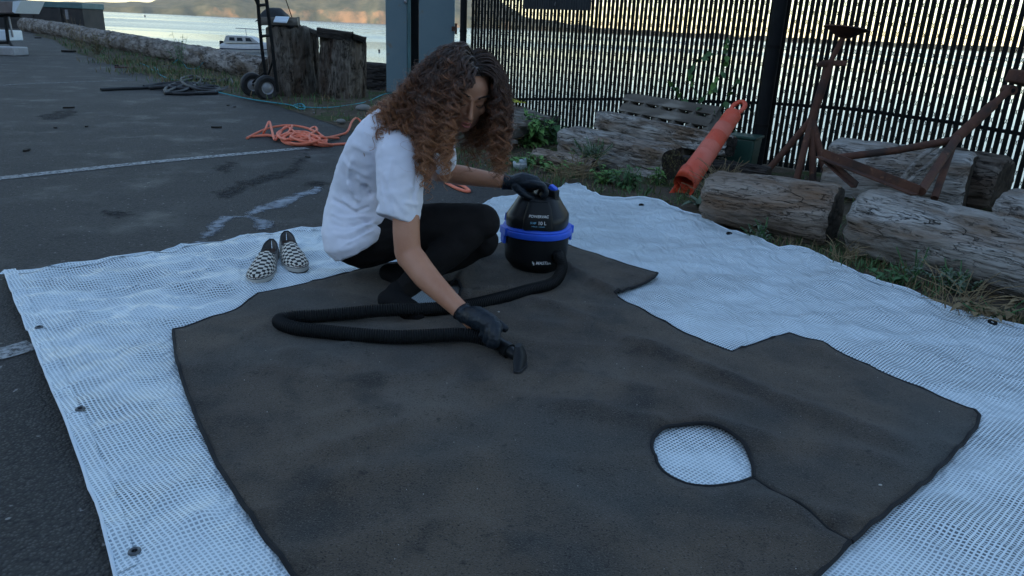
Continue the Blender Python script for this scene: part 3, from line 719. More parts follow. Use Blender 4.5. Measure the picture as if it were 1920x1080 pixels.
# standing pilings
def piling(name, label, xl, xr, yb, ytop, Y, seed, lean=0.0, jag=.04, tl=0):
    a = dep(xl, yb, Y); b = dep(xr, yb, Y); r_ = (b.x - a.x) / 2; c = (a + b) / 2; ztop = dep((xl + xr) / 2, ytop, Y).z
    mb = log_mb(ztop + .02, r_ * 1.04, r_ * .97, seed, nl=60, nc=52, crack=.02, lump=.05, rough_end=.04)
    # slanting broken top
    n = len(mb.v); L = ztop + .02
    mb.v = [(x + (x / L) ** 4 * (tl * z_ / r_ + jag * nz(y * 7, z_ * 7, seed)), y, z_) for x, y, z_ in mb.v]
    return solo(name, mb, [K['piling'], K['wood_dark']], label, 'piling', 'old pilings standing at the quay', smooth='full',
                M=axisM((c.x, Y + r_, -.02), (c.x + lean, Y + r_, ztop)))
piling('piling', 'tall dark wooden piling stump standing behind the hand truck', 496, 580, 186, 50, 9.95, 31, -.02)
piling('piling', 'broad split piling stump with loose planks on top, right of the hand truck', 591, 672, 187, 68, 9.95, 33, .02)
piling('piling', 'narrow lower slab of piling at the right of the broad stump', 664, 684, 184, 78, 10.2, 35, .03, jag=.01)
piling('piling', 'thin dark piling piece wedged between the two large stumps', 568, 598, 180, 60, 10.5, 36, .0)
def plank(name, label, cat, P0, P1, w_, h_, m, seed=1, root=None, roll=0, group=None, **k):
    P0 = Vector(P0); P1 = Vector(P1); L = (P1 - P0).length; n = max(4, int(L / .08)); r = random.Random(seed); vs = []
    for i in range(n + 1):
        x = L * i / n; wj = w_ * (1 + .04 * nz(i * .9, seed, 1)); hj = h_ * .5; yo = .004 * nz(i * .5, seed, 7); zo = .003 * nz(i * .4, seed, 9)
        for a, b in ((-1, -1), (1, -1), (1, 1), (-1, 1)): vs.append((x, a * wj / 2 + yo, b * hj + zo))
    fs = [(4 * i + q, 4 * i + (q + 1) % 4, 4 * i + 4 + (q + 1) % 4, 4 * i + 4 + q) for i in range(n) for q in range(4)] + [(3, 2, 1, 0), (4 * n, 4 * n + 1, 4 * n + 2, 4 * n + 3)]
    mb = MB().add(vs, [f[::-1] if len(f) == 4 and i < n * 4 else f for i, f in enumerate(fs)]); M = axisM(P0, P1, roll)
    if root is not None:
        me = mesh_of(name, mb, m, True); o = bpy.data.objects.new(name, me); C.objects.link(o); o.parent = root
        o.matrix_local = INV[root.name] @ M; bev(o, .003, 1); return o
    o = solo(name, mb, m, label, cat, group, M=M); bev(o, .006, 1); return o
a = dep(589, 56, 9.9); b = dep(652, 66, 9.9)
plank('wood_block', 'thick grey block lying on top of the broad piling stump', 'timber', (a.x, 10.1, a.z - .03), (b.x, 10.15, b.z - .02), .32, .11, K['wood_dark'], 3)
a = dep(650, 67, 9.9); b = dep(675, 74, 9.9)
plank('wood_block', 'small dark block at the right end of the stump top', 'timber', (a.x + .02, 10.15, a.z - .01), (b.x, 10.2, b.z - .01), .26, .07, K['wood_dark'], 4)
a = dep(474, 39, 9.75); b = dep(547, 40, 9.75)
plank('board', 'short tan board lying across the tall stump behind the truck frame', 'board', (a.x, 10.02, a.z), (b.x, 10.05, b.z), .14, .10, K['pallet'], 5)
a = dep(566, 52, 10.3); b = dep(594, 62, 10.3)
plank('board', 'short slanting board bridging the two big stumps', 'board', (a.x, 10.35, a.z), (b.x, 10.38, b.z), .2, .05, K['pallet'], 6)
# black canvas and white sheet on top of the tall stump
c0 = dep(512, 27, 10.1); mb = MB(); vs = []; n = 22; m_ = 10
for i in range(n + 1):
    for j in range(m_ + 1):
        u = i / n; v = j / m_; x = c0.x + (u - .5) * .40; y = 10.15 + (v - .5) * .34
        hh = .17 * (1 - abs(2 * u - 1) ** 3) * (1 - abs(2 * v - 1) ** 4) + .02 * nz(u * 5, v * 5, 2)
        vs.append((x, y, c0.z - .09 + hh))
mb.add(vs, [(i * (m_ + 1) + j, (i + 1) * (m_ + 1) + j, (i + 1) * (m_ + 1) + j + 1, i * (m_ + 1) + j + 1) for i in range(n) for j in range(m_)])
solo('canvas_bundle', mb, K['canvas'], 'folded black canvas bundle on top of the tall stump', 'canvas', smooth='full')
c1 = dep(522, 36, 9.72); mb = MB(); vs = []
for i in range(9):
    for j in range(5):
        u = i / 8; v = j / 4; vs.append((c1.x + (u - .5) * .17, c1.y + .05 + .12 * v, c1.z - .035 + .07 * v + .015 * nz(i, j, 4)))
mb.add(vs, [(i * 5 + j, (i + 1) * 5 + j, (i + 1) * 5 + j + 1, i * 5 + j + 1) for i in range(8) for j in range(4)])
o = solo('plastic_sheet', mb, K['tarp_hem'], 'scrap of white plastic sheet tucked on the tall stump', 'sheet', smooth='full'); o.modifiers.new('t', 'SOLIDIFY').thickness = .01
mb = MB(); mb.tube([dep(534, -6, 10.05), dep(552, 46, 10.05)], .006, 6)
solo('thin_rod', mb, K['steel_dark'], 'thin slanting rod standing up behind the tall stump', 'rod')

# ================================================================== TARP AND CARPET
t_top = [(8, 513), (60, 513), (130, 506), (210, 496), (300, 478), (380, 462), (450, 448), (520, 438), (610, 431)]
t_mid = [(700, 416), (800, 402), (880, 392), (905, 386), (925, 374), (970, 368), (1030, 362), (1060, 352), (1085, 347)]
t_right = [(1100, 358), (1125, 370), (1170, 372), (1200, 372), (1235, 377), (1262, 392), (1310, 405), (1360, 430), (1400, 443), (1460, 466), (1500, 467), (1545, 484), (1600, 511), (1650, 531), (1700, 545), (1780, 578), (1850, 598), (1920, 612)]
t_left = [(215, 1080), (190, 975), (160, 890), (130, 812), (100, 742), (80, 690), (60, 642), (38, 592), (22, 550)]
Rz = .03
tarp_out = px2(t_top + t_mid, .012) + px2(t_right, Rz + .01) + [(2.5, 2.0), (3.15, .8), (.6, -.5)] + px2(t_left, .012)
tarp_out = dens(tarp_out, .05)
tarp_out = [(x + .004 * nz(x * 9, y * 9, 1), y + .004 * nz(x * 9, y * 9, 5)) for x, y in tarp_out]
tu = Vector((2.44, 2.31, 0)).normalized(); tv = Vector((-tu.y, tu.x, 0))
tr_line = px2(t_right, Rz)
c_out_px = [(325, 622), (345, 617), (400, 597), (440, 581), (468, 564), (484, 551), (560, 535), (640, 518), (700, 504), (800, 484), (880, 470), (940, 457), (1000, 456), (1060, 463), (1100, 475), (1160, 496), (1232, 518),
            (1226, 526), (1190, 540), (1152, 553), (1200, 581), (1260, 616), (1320, 646), (1372, 660), (1400, 651), (1440, 637), (1480, 627), (1560, 656), (1650, 695), (1740, 733), (1800, 757), (1828, 768), (1836, 779), (1831, 798), (1790, 850), (1740, 900), (1680, 946), (1625, 993)]
c_out = px2(c_out_px, .02)
slit_o = px2([(1594, 1020)], .02)[0]; slit_i = px2([(1412, 894)], .02)[0]
def tz(x, y):
    u = x * tu.x + y * tu.y; v = x * tv.x + y * tv.y
    z = .010 + .009 * (nz(u * 2.2, v * 3.5, 1) + .6) + .010 * max(0, nz(u * 7 + 2 * nz(v * 3, u), v * 3.0, 3)) + .009 * max(0, nz(u * 4, v * 12 + 2 * nz(u * 3, v), 6)) + .009 * max(0, 1 - abs(nz(u * 2.3 + 1.5 * nz(v * 2, 4), v * 3.1, 21)) * 9) + .007 * max(0, 1 - abs(nz(u * 5.3, v * 2.1 + nz(u * 3, 9), 31)) * 8) + .0045 * max(0, 1 - abs(nz(u * 8.3 + nz(v * 6, 2), v * 6.1, 41)) * 6)
    # crumpled folds near the left corner
    k = max(0, 1 - math.hypot(x + 1.3, y - 2.7) / 1.1); z += k * .022 * (1 - abs(nz(u * 4.5 + nz(v * 5, 1), v * 8, 8)) * 2.2)
    k = max(0, 1 - abs(u - .55) / .5) ; z += k * .008 * max(0, 1 - abs(nz(u * 2.5, v * 6, 12)) * 4)
    d = segd(x, y, tr_line, False); z += Rz * max(0, 1 - d / .35) + .006 * max(0, 1 - d / .5) * nz(u * 3, v * 9, 4)
    return max(z, .006)
CMASK = [smooth_path(c_out, .2)]
def tz2(x, y):
    z = tz(x, y); d = segd(x, y, c_out_full)
    if inpoly(x, y, c_out_full): return min(z, .011)
    return lerp(min(z, .013), z, min(1, d / .09))
c_bottom = px2([(1530, 1080)], .02) + [(.53, 1.03), (.42, .93), (.2, .86), (-.1, .86), (-.28, .98)] + px2([(555, 1080), (500, 1010), (450, 936), (410, 872), (378, 805), (352, 740), (332, 680)], .02)
c_out_full = c_out + c_bottom
tarp = thing('tarp', 'large white translucent reinforced poly tarp with grommets spread on the asphalt', 'tarp', at(700, 700))
mb = sheet(tarp_out, [], .025, tz2, seed=5)
sheet_ob = part('sheet', mb, K['tarp'], tarp, smooth='full')
uvl = sheet_ob.data.uv_layers.new(name='UVMap'); me = sheet_ob.data
co = np.empty(len(me.vertices) * 3, 'f'); me.vertices.foreach_get('co', co); co = co.reshape(-1, 3)
li = np.empty(len(me.loops), 'i'); me.loops.foreach_get('vertex_index', li)
gx = co[li, 0] + tarp.location.x; gy = co[li, 1] + tarp.location.y
uvs = np.stack([gx * tu.x + gy * tu.y + .006 * np.sin(gy * 5), gx * tv.x + gy * tv.y + .006 * np.sin(gx * 4)], 1).ravel(); uvl.data.foreach_set('uv', uvs)
# doubled hem round the edge
def edge_tube(poly, r, zf, name, m, root, closed=True, n=6, zo=0, kind=None, flat=1.0, step=.03):
    P = dens(poly, step, closed); mbb = MB(); pts = [Vector((x, y, zf(x, y) + zo)) for x, y in P]
    if closed: pts.append(pts[0])
    mbb.tube(pts, r, n, not closed, el=flat); return part(name, mbb, m, root)
inset = []
cxm, cym = .5, 2.4
edge_tube(tarp_out, .0040, tz2, 'hem_cord', K['tarp_hem'], tarp)
def band(poly, wdt, side):
    P = [Vector(p) for p in dens(poly, .03, False)]; mb = MB(); vs = []; n = len(P)
    for i, p in enumerate(P):
        t = (P[min(i + 2, n - 1)] - P[max(i - 2, 0)]).normalized(); q = Vector((-t.y, t.x)) * side
        for k in range(4): e = p + q * wdt * k / 3; vs.append((e.x, e.y, tz2(e.x, e.y) + .0022 - (.0020 if k in (0,) else 0)))
    mb.add(vs, [(4 * i + k, 4 * i + 4 + k, 4 * i + 5 + k, 4 * i + 1 + k) for i in range(n - 1) for k in range(3)])
    o = part('hem_band', mb, K['tarp_band'], tarp, smooth='full')
    l = o.data.uv_layers.new(name='UVMap')
    for lp in o.data.loops:
        c = o.data.vertices[lp.vertex_index].co; gx_, gy_ = c.x + tarp.location.x, c.y + tarp.location.y; l.data[lp.index].uv = (gx_ * tu.x + gy_ * tu.y, gx_ * tv.x + gy_ * tv.y)
K['tarp_band'] = K['tarp'].copy(); _n = K['tarp_band'].node_tree
for q in _n.nodes:
    if q.type == 'MAP_RANGE' and abs(q.inputs[3].default_value - .38) < .01: q.inputs[3].default_value = .75; q.inputs[4].default_value = .96
band(px2([(8, 513)], .012) + px2(t_left, .012)[::-1], .040, 1); band(px2(t_right, Rz + .01), .040, -1); band(px2(t_top, .012), .035, -1)
for gpx in [(75, 623), (153, 782), (253, 1038)]:
    g_ = at(*gpx, .015); z = tz2(g_.x, g_.y); mb = MB()
    mb.lathe([(.0055, .002), (.006, .005), (.0085, .0065), (.0115, .005), (.0125, .002)], (g_.x, g_.y, z), 18); gm_ = part('grommet', mb, K['grommet'], tarp)
    mb = MB(); mb.lathe([(.0056, .0032), (.001, .0034)], (g_.x, g_.y, z), 14, cap=False); part('eyelet_hole', mb, K['steel_dark'], gm_)
for gpx in [(1203, 380), (1368, 436), (1861, 604)]:
    g_ = at(*gpx, Rz + .02); z = tz2(g_.x, g_.y); mb = MB()
    mb.lathe([(.007, .000), (.007, .004), (.011, .007), (.016, .004), (.017, .000)], (g_.x, g_.y, z), 18, M=Matrix.Rotation(.3, 3, 'X')); part('grommet', mb, K['steel_dark'], tarp)

carpet = thing('carpet', 'charcoal cut-to-shape carpet with black bound edges and two round holes', 'carpet', at(1000, 750))
h1px = [(1222, 838), (1226, 818), (1246, 804), (1285, 797), (1325, 798), (1365, 812), (1396, 838), (1411, 866), (1412, 888), (1398, 899), (1360, 909), (1325, 912), (1285, 903), (1250, 886), (1230, 863)]
h2px = [(745, 586), (748, 560), (768, 536), (800, 524), (842, 535), (868, 549), (856, 568), (810, 594)]
h1 = smooth_path(px2(h1px, .02), .02); h2 = smooth_path(px2(h2px, .02), .02)
# slit from the front hole out to the right hand edge
def cut():
    i0 = min(range(len(h1)), key=lambda i: math.hypot(h1[i][0] - slit_i[0], h1[i][1] - slit_i[1]))
    hh = h1[i0:] + h1[:i0]
    d = Vector((slit_o[0] - slit_i[0], slit_o[1] - slit_i[1])); nn = Vector((-d.y, d.x)).normalized() * .0035
    mid = []
    for t in (0, .2, .4, .6, .8, 1.0):
        p = Vector(slit_i).lerp(Vector(slit_o), t); p += nn * (.4 * nz(t * 3, 1, 1)); mid.append(p)
    return hh, mid, nn
hh, mid, nn = cut()
A_ = [tuple(p + nn) for p in mid]; B_ = [tuple(p - nn) for p in mid]
def area(P): return sum(P[i][0] * P[(i + 1) % len(P)][1] - P[(i + 1) % len(P)][0] * P[i][1] for i in range(len(P))) / 2
hc = hh[2:-1]      # hole loop, opened where the slit meets it
outl = dens(c_out, .03, False)
# which slit side lies next to the upper panel
up_first = math.hypot(A_[-1][0] - c_out[-1][0], A_[-1][1] - c_out[-1][1]) < math.hypot(B_[-1][0] - c_out[-1][0], B_[-1][1] - c_out[-1][1])
S1, S2 = (A_, B_) if up_first else (B_, A_)
if math.hypot(hc[0][0] - S1[0][0], hc[0][1] - S1[0][1]) > math.hypot(hc[-1][0] - S1[0][0], hc[-1][1] - S1[0][1]): hc = hc[::-1]
carp_poly = outl + S1[::-1] + hc + S2 + dens(c_bottom, .03, False)
back_fold = [Vector(px2([p], .03)[0]) for p in [(880, 520), (960, 545), (1040, 560), (1150, 552)]]
folds = [  # (start px, end px, height, width)
    ((1060, 505), (1152, 550), .012, .035), ((860, 560), (960, 548), .016, .04), ((900, 480), (860, 540), .018, .05), ((1180, 640), (1700, 840), .009, .05),
    ((1000, 560), (1100, 600), .007, .05), ((1230, 790), (1060, 765), .008, .05), ((1330, 790), (1440, 830), .008, .04), ((780, 790), (600, 850), .007, .06), ((640, 900), (900, 870), .006, .08),
    ((1420, 940), (1620, 980), .006, .05), ((560, 660), (700, 700), .006, .07), ((1010, 900), (1140, 1000), .006, .08), ((1270, 720), (1400, 760), .006, .06)]
FW = [(Vector(px2([a], .02)[0]), Vector(px2([b], .02)[0]), h, wd) for a, b, h, wd in folds]
FW = [(a, b, h * 2.3, wd * .8) for a, b, h, wd in FW]
tip = Vector(px2([(1232, 518)], .02)[0])
def cz(x, y):
    z = .021 + .007 * nz(x * 2.3, y * 2.3, 2) + .005 * nz(x * 5.5, y * 4.5, 6) + .009 * max(0, 1 - abs(nz(x * 2.1 + .5 * nz(y * 2, 4), y * 3.1, 9)) * 8) + .006 * max(0, 1 - abs(nz(x * 4.1, y * 2.6 + .4 * nz(x * 3, 2), 19)) * 7)
    for a, b, h, wd in FW:
        d = b - a; q = max(0, min(1, ((x - a.x) * d.x + (y - a.y) * d.y) / d.length_squared)); p = a + d * q
        dd = math.hypot(x - p.x, y - p.y)
        if dd < wd * 3: z += h * math.exp(-(dd / wd) ** 2 * 1.5) * (1 + .3 * nz(x * 9, y * 9, 3))
    d = math.hypot(x - tip.x, y - tip.y); z += .022 * max(0, 1 - d / .3)
    return z
mb = sheet(carp_poly, [h2], .03, cz, seed=8)
co_ = part('pile', mb, K['carpet'], carpet, smooth='full')
so_ = co_.modifiers.new('thick', 'SOLIDIFY'); so_.thickness = .008; so_.offset = -1
for PP, rr_ in (([S2[-1]] + c_bottom + c_out + [S1[-1]], .0056), ([S1[0]] + hc + [S2[0]], .0056), (mid_ := [tuple((Vector(p) + Vector(q)) / 2) for p, q in zip(A_, B_)], .0030)):
    mb = MB(); P = dens(PP, .02, False); pts = [V(x, y, cz(x, y) - (.003 if rr_ > .004 else .001)) for x, y in P]; mb.tube(pts, rr_, 7, True); part('binding' if rr_ > .004 else 'seam', mb, K['binding'], carpet)
mb = MB(); P = dens(h2, .02); pts = [V(x, y, cz(x, y) - .003) for x, y in P]; mb.tube(pts + [pts[0]], .0058, 7, False); part('binding', mb, K['binding'], carpet)
# bits of lint and grit on the pile
r = random.Random(5); mb = MB()
for i in range(170):
    x, y = r.uniform(-1.1, 1.3), r.uniform(1.1, 3.2)
    if inpoly(x, y, carp_poly) and not inpoly(x, y, h2): mb.ell((x, y, cz(x, y) + .001), r.uniform(.0006, .0014), n=5, m=3)
for p in [(935, 590), (1650, 912)]:
    q = at(*p, .022); mb.ell((q.x, q.y, cz(q.x, q.y) + .003), (.005, .0035, .002), n=6, m=4)
solo('lint', mb, mat('pale_lint', (.42, .40, .36), .9), 'pale specks of lint and grit scattered over the carpet', 'lint', kind='stuff')

# dried soapy spill on the asphalt
sp = [(345, 468), (372, 440), (392, 420), (418, 402), (450, 404), (470, 392), (500, 382), (530, 372), (560, 362), (604, 348), (598, 362), (575, 370), (548, 384), (520, 392), (498, 398), (478, 402), (500, 412), (520, 425), (490, 432), (462, 412), (440, 414), (420, 428), (398, 450), (372, 466)]
P = smooth_path(px2(sp), .03); P = [(x + .03 * nz(x * 9, y * 9, 1), y + .05 * nz(x * 8, y * 8, 3)) for x, y in P]
mb = sheet(P, [], .03, lambda x, y: .0035, seed=2); so9 = solo('soap_spill', mb, K['spill'], 'pale dried soapy spill streak on the asphalt behind the tarp', 'spill', kind='stuff', smooth=False)
def rim_attr(o, P, wd):
    a = o.data.attributes.new('rim', 'FLOAT', 'POINT'); a.data.foreach_set('value', [1 - min(1, segd(v.co.x, v.co.y, P) / wd) for v in o.data.vertices])
rim_attr(so9, P, .045)
K['damp'] = mk_worn(mat('damp_asphalt', (.022, .022, .023), .85, spec=.15), .44, .76, 10, .30)
for k, sp in enumerate([[(395, 368), (430, 345), (480, 330), (530, 318), (560, 290), (572, 278), (585, 285), (575, 312), (540, 335), (490, 348), (450, 365), (410, 376)],
           [(175, 402), (215, 388), (250, 394), (245, 408), (190, 410)], [(560, 345), (600, 338), (620, 345), (590, 356)], [(395, 320), (430, 300), (450, 315), (420, 330)], [(60, 220), (130, 205), (150, 215), (90, 228)]]):
    P = smooth_path(px2(sp), .04); P = [(x + .05 * nz(x * 7, y * 7, 1), y + .09 * nz(x * 6, y * 6, 3)) for x, y in P]
    mb = sheet(P, [], .05, lambda x, y: .0018, seed=2); rim_attr(struct('damp_patch', mb, K['damp'], smooth=False), P, .08)

# ================================================================== SHOES
def shoe(label, heel, toe, seed, left):
    heel = Vector(heel); toe = Vector(toe); x = (toe - heel); L = x.length; x.normalize(); z = Vector((0, 0, 1)); y = z.cross(x)
    M = Matrix.Translation(heel) @ Matrix((x, y, z)).transposed().to_4x4()
    t = thing('slip_on_shoe', label, 'shoe', group='pair of checkered slip-on shoes', M=M)
    sgn = 1 if left else -1
    def hw(u):   # half width along the shoe
        tab = [(0, .003), (.008, .016), (.03, .028), (.10, .036), (.3, .036), (.5, .041), (.68, .052), (.82, .051), (.92, .041), (.975, .024), (1, .008)]
        return pw(u, tab)
    def cy(u): return sgn * .006 * math.sin(u * math.pi * 1.2 - .4)
    us = [0, .008, .03, .07, .13, .2, .3, .4, .5, .6, .7, .78, .85, .9, .94, .97, .99, 1]
    out = [(u * L, cy(u) + hw(u)) for u in us] + [(u * L, cy(u) - hw(u)) for u in us[::-1]]
    mb = MB(); n = len(out)
    for (z0, z1, gx) in ((0, .005, 1.0), (.005, .024, 1.0)): pass
    mb.prism([(p[0], p[1]) for p in out], .004, .027); s_ = part('sole', mb, K['sole'], t, local=True, bevel=.003)
    mb = MB(); mb.prism([(p[0] * .998 + .0003, p[1] * .985) for p in out], 0, .0038); part('outsole', mb, K['rubber'], s_, local=True)
    # foxing stripe
    mb = MB(); mb.tube([(p[0], p[1] * 1.0, .0235) for p in out] + [(out[0][0], out[0][1], .0235)], .0014, 5, False); part('stripe', mb, K['canvas'], s_, local=True)
    def ht(u):  # height of the upper's ridge above the sole
        return pw(u, [(0, .052), (.1, .050), (.3, .046), (.46, .052), (.55, .050), (.7, .036), (.85, .026), (.95, .016), (1, .004)])
    def shell(u0, u1, name, m, nU=16, nV=20, vopen=None, uv=False):
        mbb = MB(); vs = []; uvv = []
        for i in range(nU + 1):
            u = lerp(u0, u1, i / nU); w_ = hw(u) * .97; h = ht(u)
            for j in range(nV + 1):
                a = math.pi * j / nV
                if vopen:
                    lim = vopen(u); a = a if lim is None else (a * lim / (math.pi / 2) if j <= nV / 2 else math.pi - (math.pi - a) * lim / (math.pi / 2))
                vs.append((u * L, cy(u) + math.copysign(abs(math.cos(a)) ** .75, math.cos(a)) * w_, .022 + h * math.sin(a) ** .9)); uvv.append((u * L / .0165, a * .050 / .0165 + .02))
        N = nV + 1; fs = []; keep = []
        for i in range(nU):
            for j in range(nV):
                if vopen and vopen((u0 + (u1 - u0) * (i + .5) / nU)) is not None and j == nV // 2: continue
                fs.append((i * N + j, i * N + j + 1, (i + 1) * N + j + 1, (i + 1) * N + j))
        mbb.add(vs, fs); o = part(name, mbb, m, t, local=True, smooth='full')
        if uv:
            l = o.data.uv_layers.new(name='UVMap')
            for lp in o.data.loops: l.data[lp.index].uv = uvv[lp.vertex_index]
        k = o.modifiers.new('t', 'SOLIDIFY'); k.thickness = .0025
        return o
    shell(.46, 1.0, 'vamp', K['checker'], 18, 20, uv=True)
    def op(u): return pw(u, [(0, 1.35), (.03, 1.0), (.10, .80), (.2, .62), (.36, .62), (.5, .95)])
    shell(0.0, .50, 'quarter', K['canvas_grey'] if left else K['canvas_grey'], 14, 21, vopen=op)
    # padded collar
    mb = MB(); pts = []
    for sd in (1, -1):
        row = []
        for i in range(13):
            u = .01 + .47 * i / 12; a = op(u); row.append(Vector((u * L, cy(u) + sd * abs(math.cos(a)) ** .75 * hw(u) * .97, .022 + ht(u) * math.sin(a) ** .9 + .001)))
        pts += row if sd == 1 else row[::-1]
    mb.tube(pts + [pts[0]], .0032, 6, False); part('collar', mb, K['canvas'], t, local=True)
    mb = MB(); mb.prism([(p[0] * .99 + .001, p[1] * .955) for p in out], .0265, .030); part('insole', mb, K['insole'], t, local=True)
    return t
shoe('black and white checkered slip-on shoe nearer the camera, left of the pair', at(512, 478, .02), at(480, 535, .02), 1, True)
shoe('black and white checkered slip-on shoe set slightly behind, right of the pair', at(537, 462, .02), at(562, 513, .02), 2, False)

# ================================================================== VACUUM
vc = at(1003, 527, 0); VC = Vector((vc.x, vc.y + .108, 0)); vz = cz(VC.x, VC.y) + .002
VROT = rad(-12); VM = Matrix.Translation((VC.x, VC.y, vz)) @ Matrix.Rotation(VROT, 4, 'Z')
vac = thing('wet_dry_vacuum', 'small black and blue wet and dry vacuum cleaner with a long black hose', 'vacuum', M=VM)
zr = .163
mb = MB(); mb.lathe([(.090, .0), (.097, .004), (.128, .042), (.132, .060), (.136, .12), (.138, zr)], n=40, pw=.86); drum = part('drum', mb, K['black_plastic'], vac, local=True)
mb = MB(); mb.lathe([(.138, zr - .010), (.146, zr - .008), (.149, zr + .002), (.147, zr + .014), (.142, zr + .018), (.144, zr + .022), (.141, zr + .028), (.128, zr + .032), (.116, zr + .032), (.116, zr - .010)], n=48, pw=.9, cap=False)
ring = part('lid_ring', mb, K['blue_plastic'], vac, local=True)
for a in (rad(212), rad(32)):
    mb = MB(); R = Matrix.Rotation(a, 3, 'Z')
    mb.box(R @ V(.148, 0, zr + .006), (.016, .070, .034), R); mb.box(R @ V(.150, 0, zr - .026), (.012, .040, .040), R); la = part('latch', mb, K['blue_plastic'], ring, local=True, bevel=.003)
# motor head: dome with flattened shoulders
mb = MB(); mb.lathe([(.128, zr + .030), (.130, zr + .052), (.129, zr + .072), (.122, zr + .084), (.104, zr + .112), (.084, zr + .146), (.074, zr + .156), (.040, zr + .161)], n=44, pw=.72)
head = part('motor_head', mb, K['gloss_black'], vac, local=True)
mb = MB(); R = Matrix.Rotation(rad(-72), 3, 'Z')
front = rad(-78)
Rf = Matrix.Rotation(front, 3, 'Z')
mb.loft([(Rf @ V(.114, 0, zr + .034), Rf @ V(.022, 0, 0), Rf @ V(0, .064, 0)), (Rf @ V(.113, 0, zr + .074), Rf @ V(.022, 0, 0), Rf @ V(0, .062, 0)), (Rf @ V(.100, 0, zr + .108), Rf @ V(.022, 0, 0), Rf @ V(0, .054, 0)), (Rf @ V(.080, 0, zr + .142), Rf @ V(.02, 0, 0), Rf @ V(0, .042, 0))], 20, pw=.5)
part('front_cowl', mb, K['black_plastic'], head, local=True)
mb = MB()
Rl = Matrix.Rotation(rad(-150), 3, 'Z')
for i in range(7): mb.box(Rl @ V(.1285, -.036 + i * .012, zr + .056), (.010, .005, .032), Rl @ Matrix.Rotation(-.15, 3, 'Y'))
part('vent_grille', mb, K['blue_plastic'], head, local=True, kind='stuff')
# carrying handle on top
Rh = Matrix.Rotation(rad(-20), 3, 'Z')
mb = MB(); pts = [Rh @ V(-.045, 0, zr + .145), Rh @ V(-.042, 0, zr + .176), Rh @ V(-.02, 0, zr + .192), Rh @ V(.03, 0, zr + .194), Rh @ V(.064, 0, zr + .182), Rh @ V(.074, 0, zr + .150)]
mb.tube(spline(pts, 5), .0135, 12, el=1.25); hd = part('handle', mb, K['gloss_black'], vac, local=True)
mb = MB(); mb.box(Rh @ V(.070, 0, zr + .154), (.036, .038, .062), Rh); part('handle_foot', mb, K['gloss_black'], hd, local=True, bevel=.005)
mb = MB(); mb.box(Rh @ V(.068, -.002, zr + .1905), (.034, .026, .018), Rh @ Matrix.Rotation(.5, 3, 'Y')); part('switch', mb, K['blue_plastic'], hd, local=True, bevel=.003)
def text_on(txt, size, root, mname, ang, z, rr, tilt=0.0, space=1.0, sk=0.0, depth=.0008, xoff=0.0):
    cu = bpy.data.curves.new('lettering', 'FONT'); cu.body = txt; cu.size = size; cu.align_x = 'CENTER'; cu.extrude = depth; cu.space_character = space; cu.shear = sk
    cu.offset = size * .02
    ob = bpy.data.objects.new('tmp', cu); C.objects.link(ob); bpy.context.view_layer.update()
    dg = bpy.context.evaluated_depsgraph_get(); me = bpy.data.meshes.new_from_object(ob.evaluated_get(dg)); bpy.data.objects.remove(ob)
    for v in me.vertices:
        x, y, zz = v.co.x + xoff, v.co.y, v.co.z
        a = ang + x / rr; r2 = rr + zz - y * math.sin(tilt)
        v.co = (r2 * math.cos(a), r2 * math.sin(a), z + y * math.cos(tilt))
    me.materials.clear(); me.materials.append(K[mname]); o = bpy.data.objects.new('lettering', me); C.objects.link(o); o.parent = root; return o
text_on('MASTER', .0180, drum, 'white_print', rad(-67), .052, .1365, sk=.25, xoff=.004)
text_on('®', .006, drum, 'white_print', rad(-67), .061, .1370, xoff=.040)
mb = MB()
for (dx, dz, w_, h_) in ((-.038, .004, .008, .005), (-.036, -.002, .005, .006), (-.041, .009, .004, .003)):
    a = rad(-67) + dx / .1365; Rm = Matrix.Rotation(a, 3, 'Z'); mb.box(Rm @ V(.1362, 0, .053 + dz), (.001, w_, h_), Rm)
part('print_mark', mb, K['white_print'], drum, local=True, kind='stuff')
text_on('POWERVAC', .0150, head, 'white_print', rad(-78), zr + .086, .1345, .10, sk=.15)
text_on('5 HP', .0120, head, 'blue_print', rad(-78), zr + .060, .1380, .03, xoff=-.021)
text_on('10 L', .0195, head, 'white_print', rad(-78), zr + .058, .1380, .03, xoff=.015)
text_on('5 PEAK HP  |  4 GALLON', .0050, head, 'blue_print', rad(-78), zr + .048, .1385, .02)
# hose
hp = [dep(1042, 478, 2.975), dep(1050, 483, 2.92), dep(1053, 505, 2.87), dep(1037, 530, 2.80), dep(990, 552, 2.72), dep(930, 568, 2.60), dep(860, 577, 2.50), dep(790, 580, 2.42), dep(720, 582, 2.38), dep(650, 588, 2.37), dep(590, 598, 2.35), dep(545, 607, 2.33),
      dep(524, 618, 2.29), dep(550, 627, 2.24), dep(610, 630, 2.22), dep(680, 632, 2.205), dep(750, 632, 2.20), dep(820, 629, 2.20), dep(870, 628, 2.20), dep(905, 634, 2.19), dep(935, 645, 2.165)]
hp = [V(p.x, p.y, max(p.z, .043)) for p in hp]
HP = even(spline(hp, 10), .0040); rr = [.0218 + (.0022 if (i % 2) else -.0014) for i in range(len(HP))]
mb = MB(); mb.tube(HP, rr, 16); hose = part('hose', mb, K['hose_rubber'], vac)
mb = MB(); a = hp[0] + V(-.006, .03, .004); mb.tube([a + V(-.006, .05, .006), a, hp[0], hp[1]], [.033, .033, .030, .026], 20); part('hose_cuff', mb, K['gloss_black'], hose)
w0 = HP[-1]; w1 = dep(969, 668, 2.10); 
mb = MB(); mb.tube(spline([HP[-12], w0, lerp(w0, w1, .5), w1], 5), [.024] * 6 + [.022] * 4 + [.0195] * 3 + [.018] * 3, 16); wand = part('wand', mb, K['gloss_black'], vac)
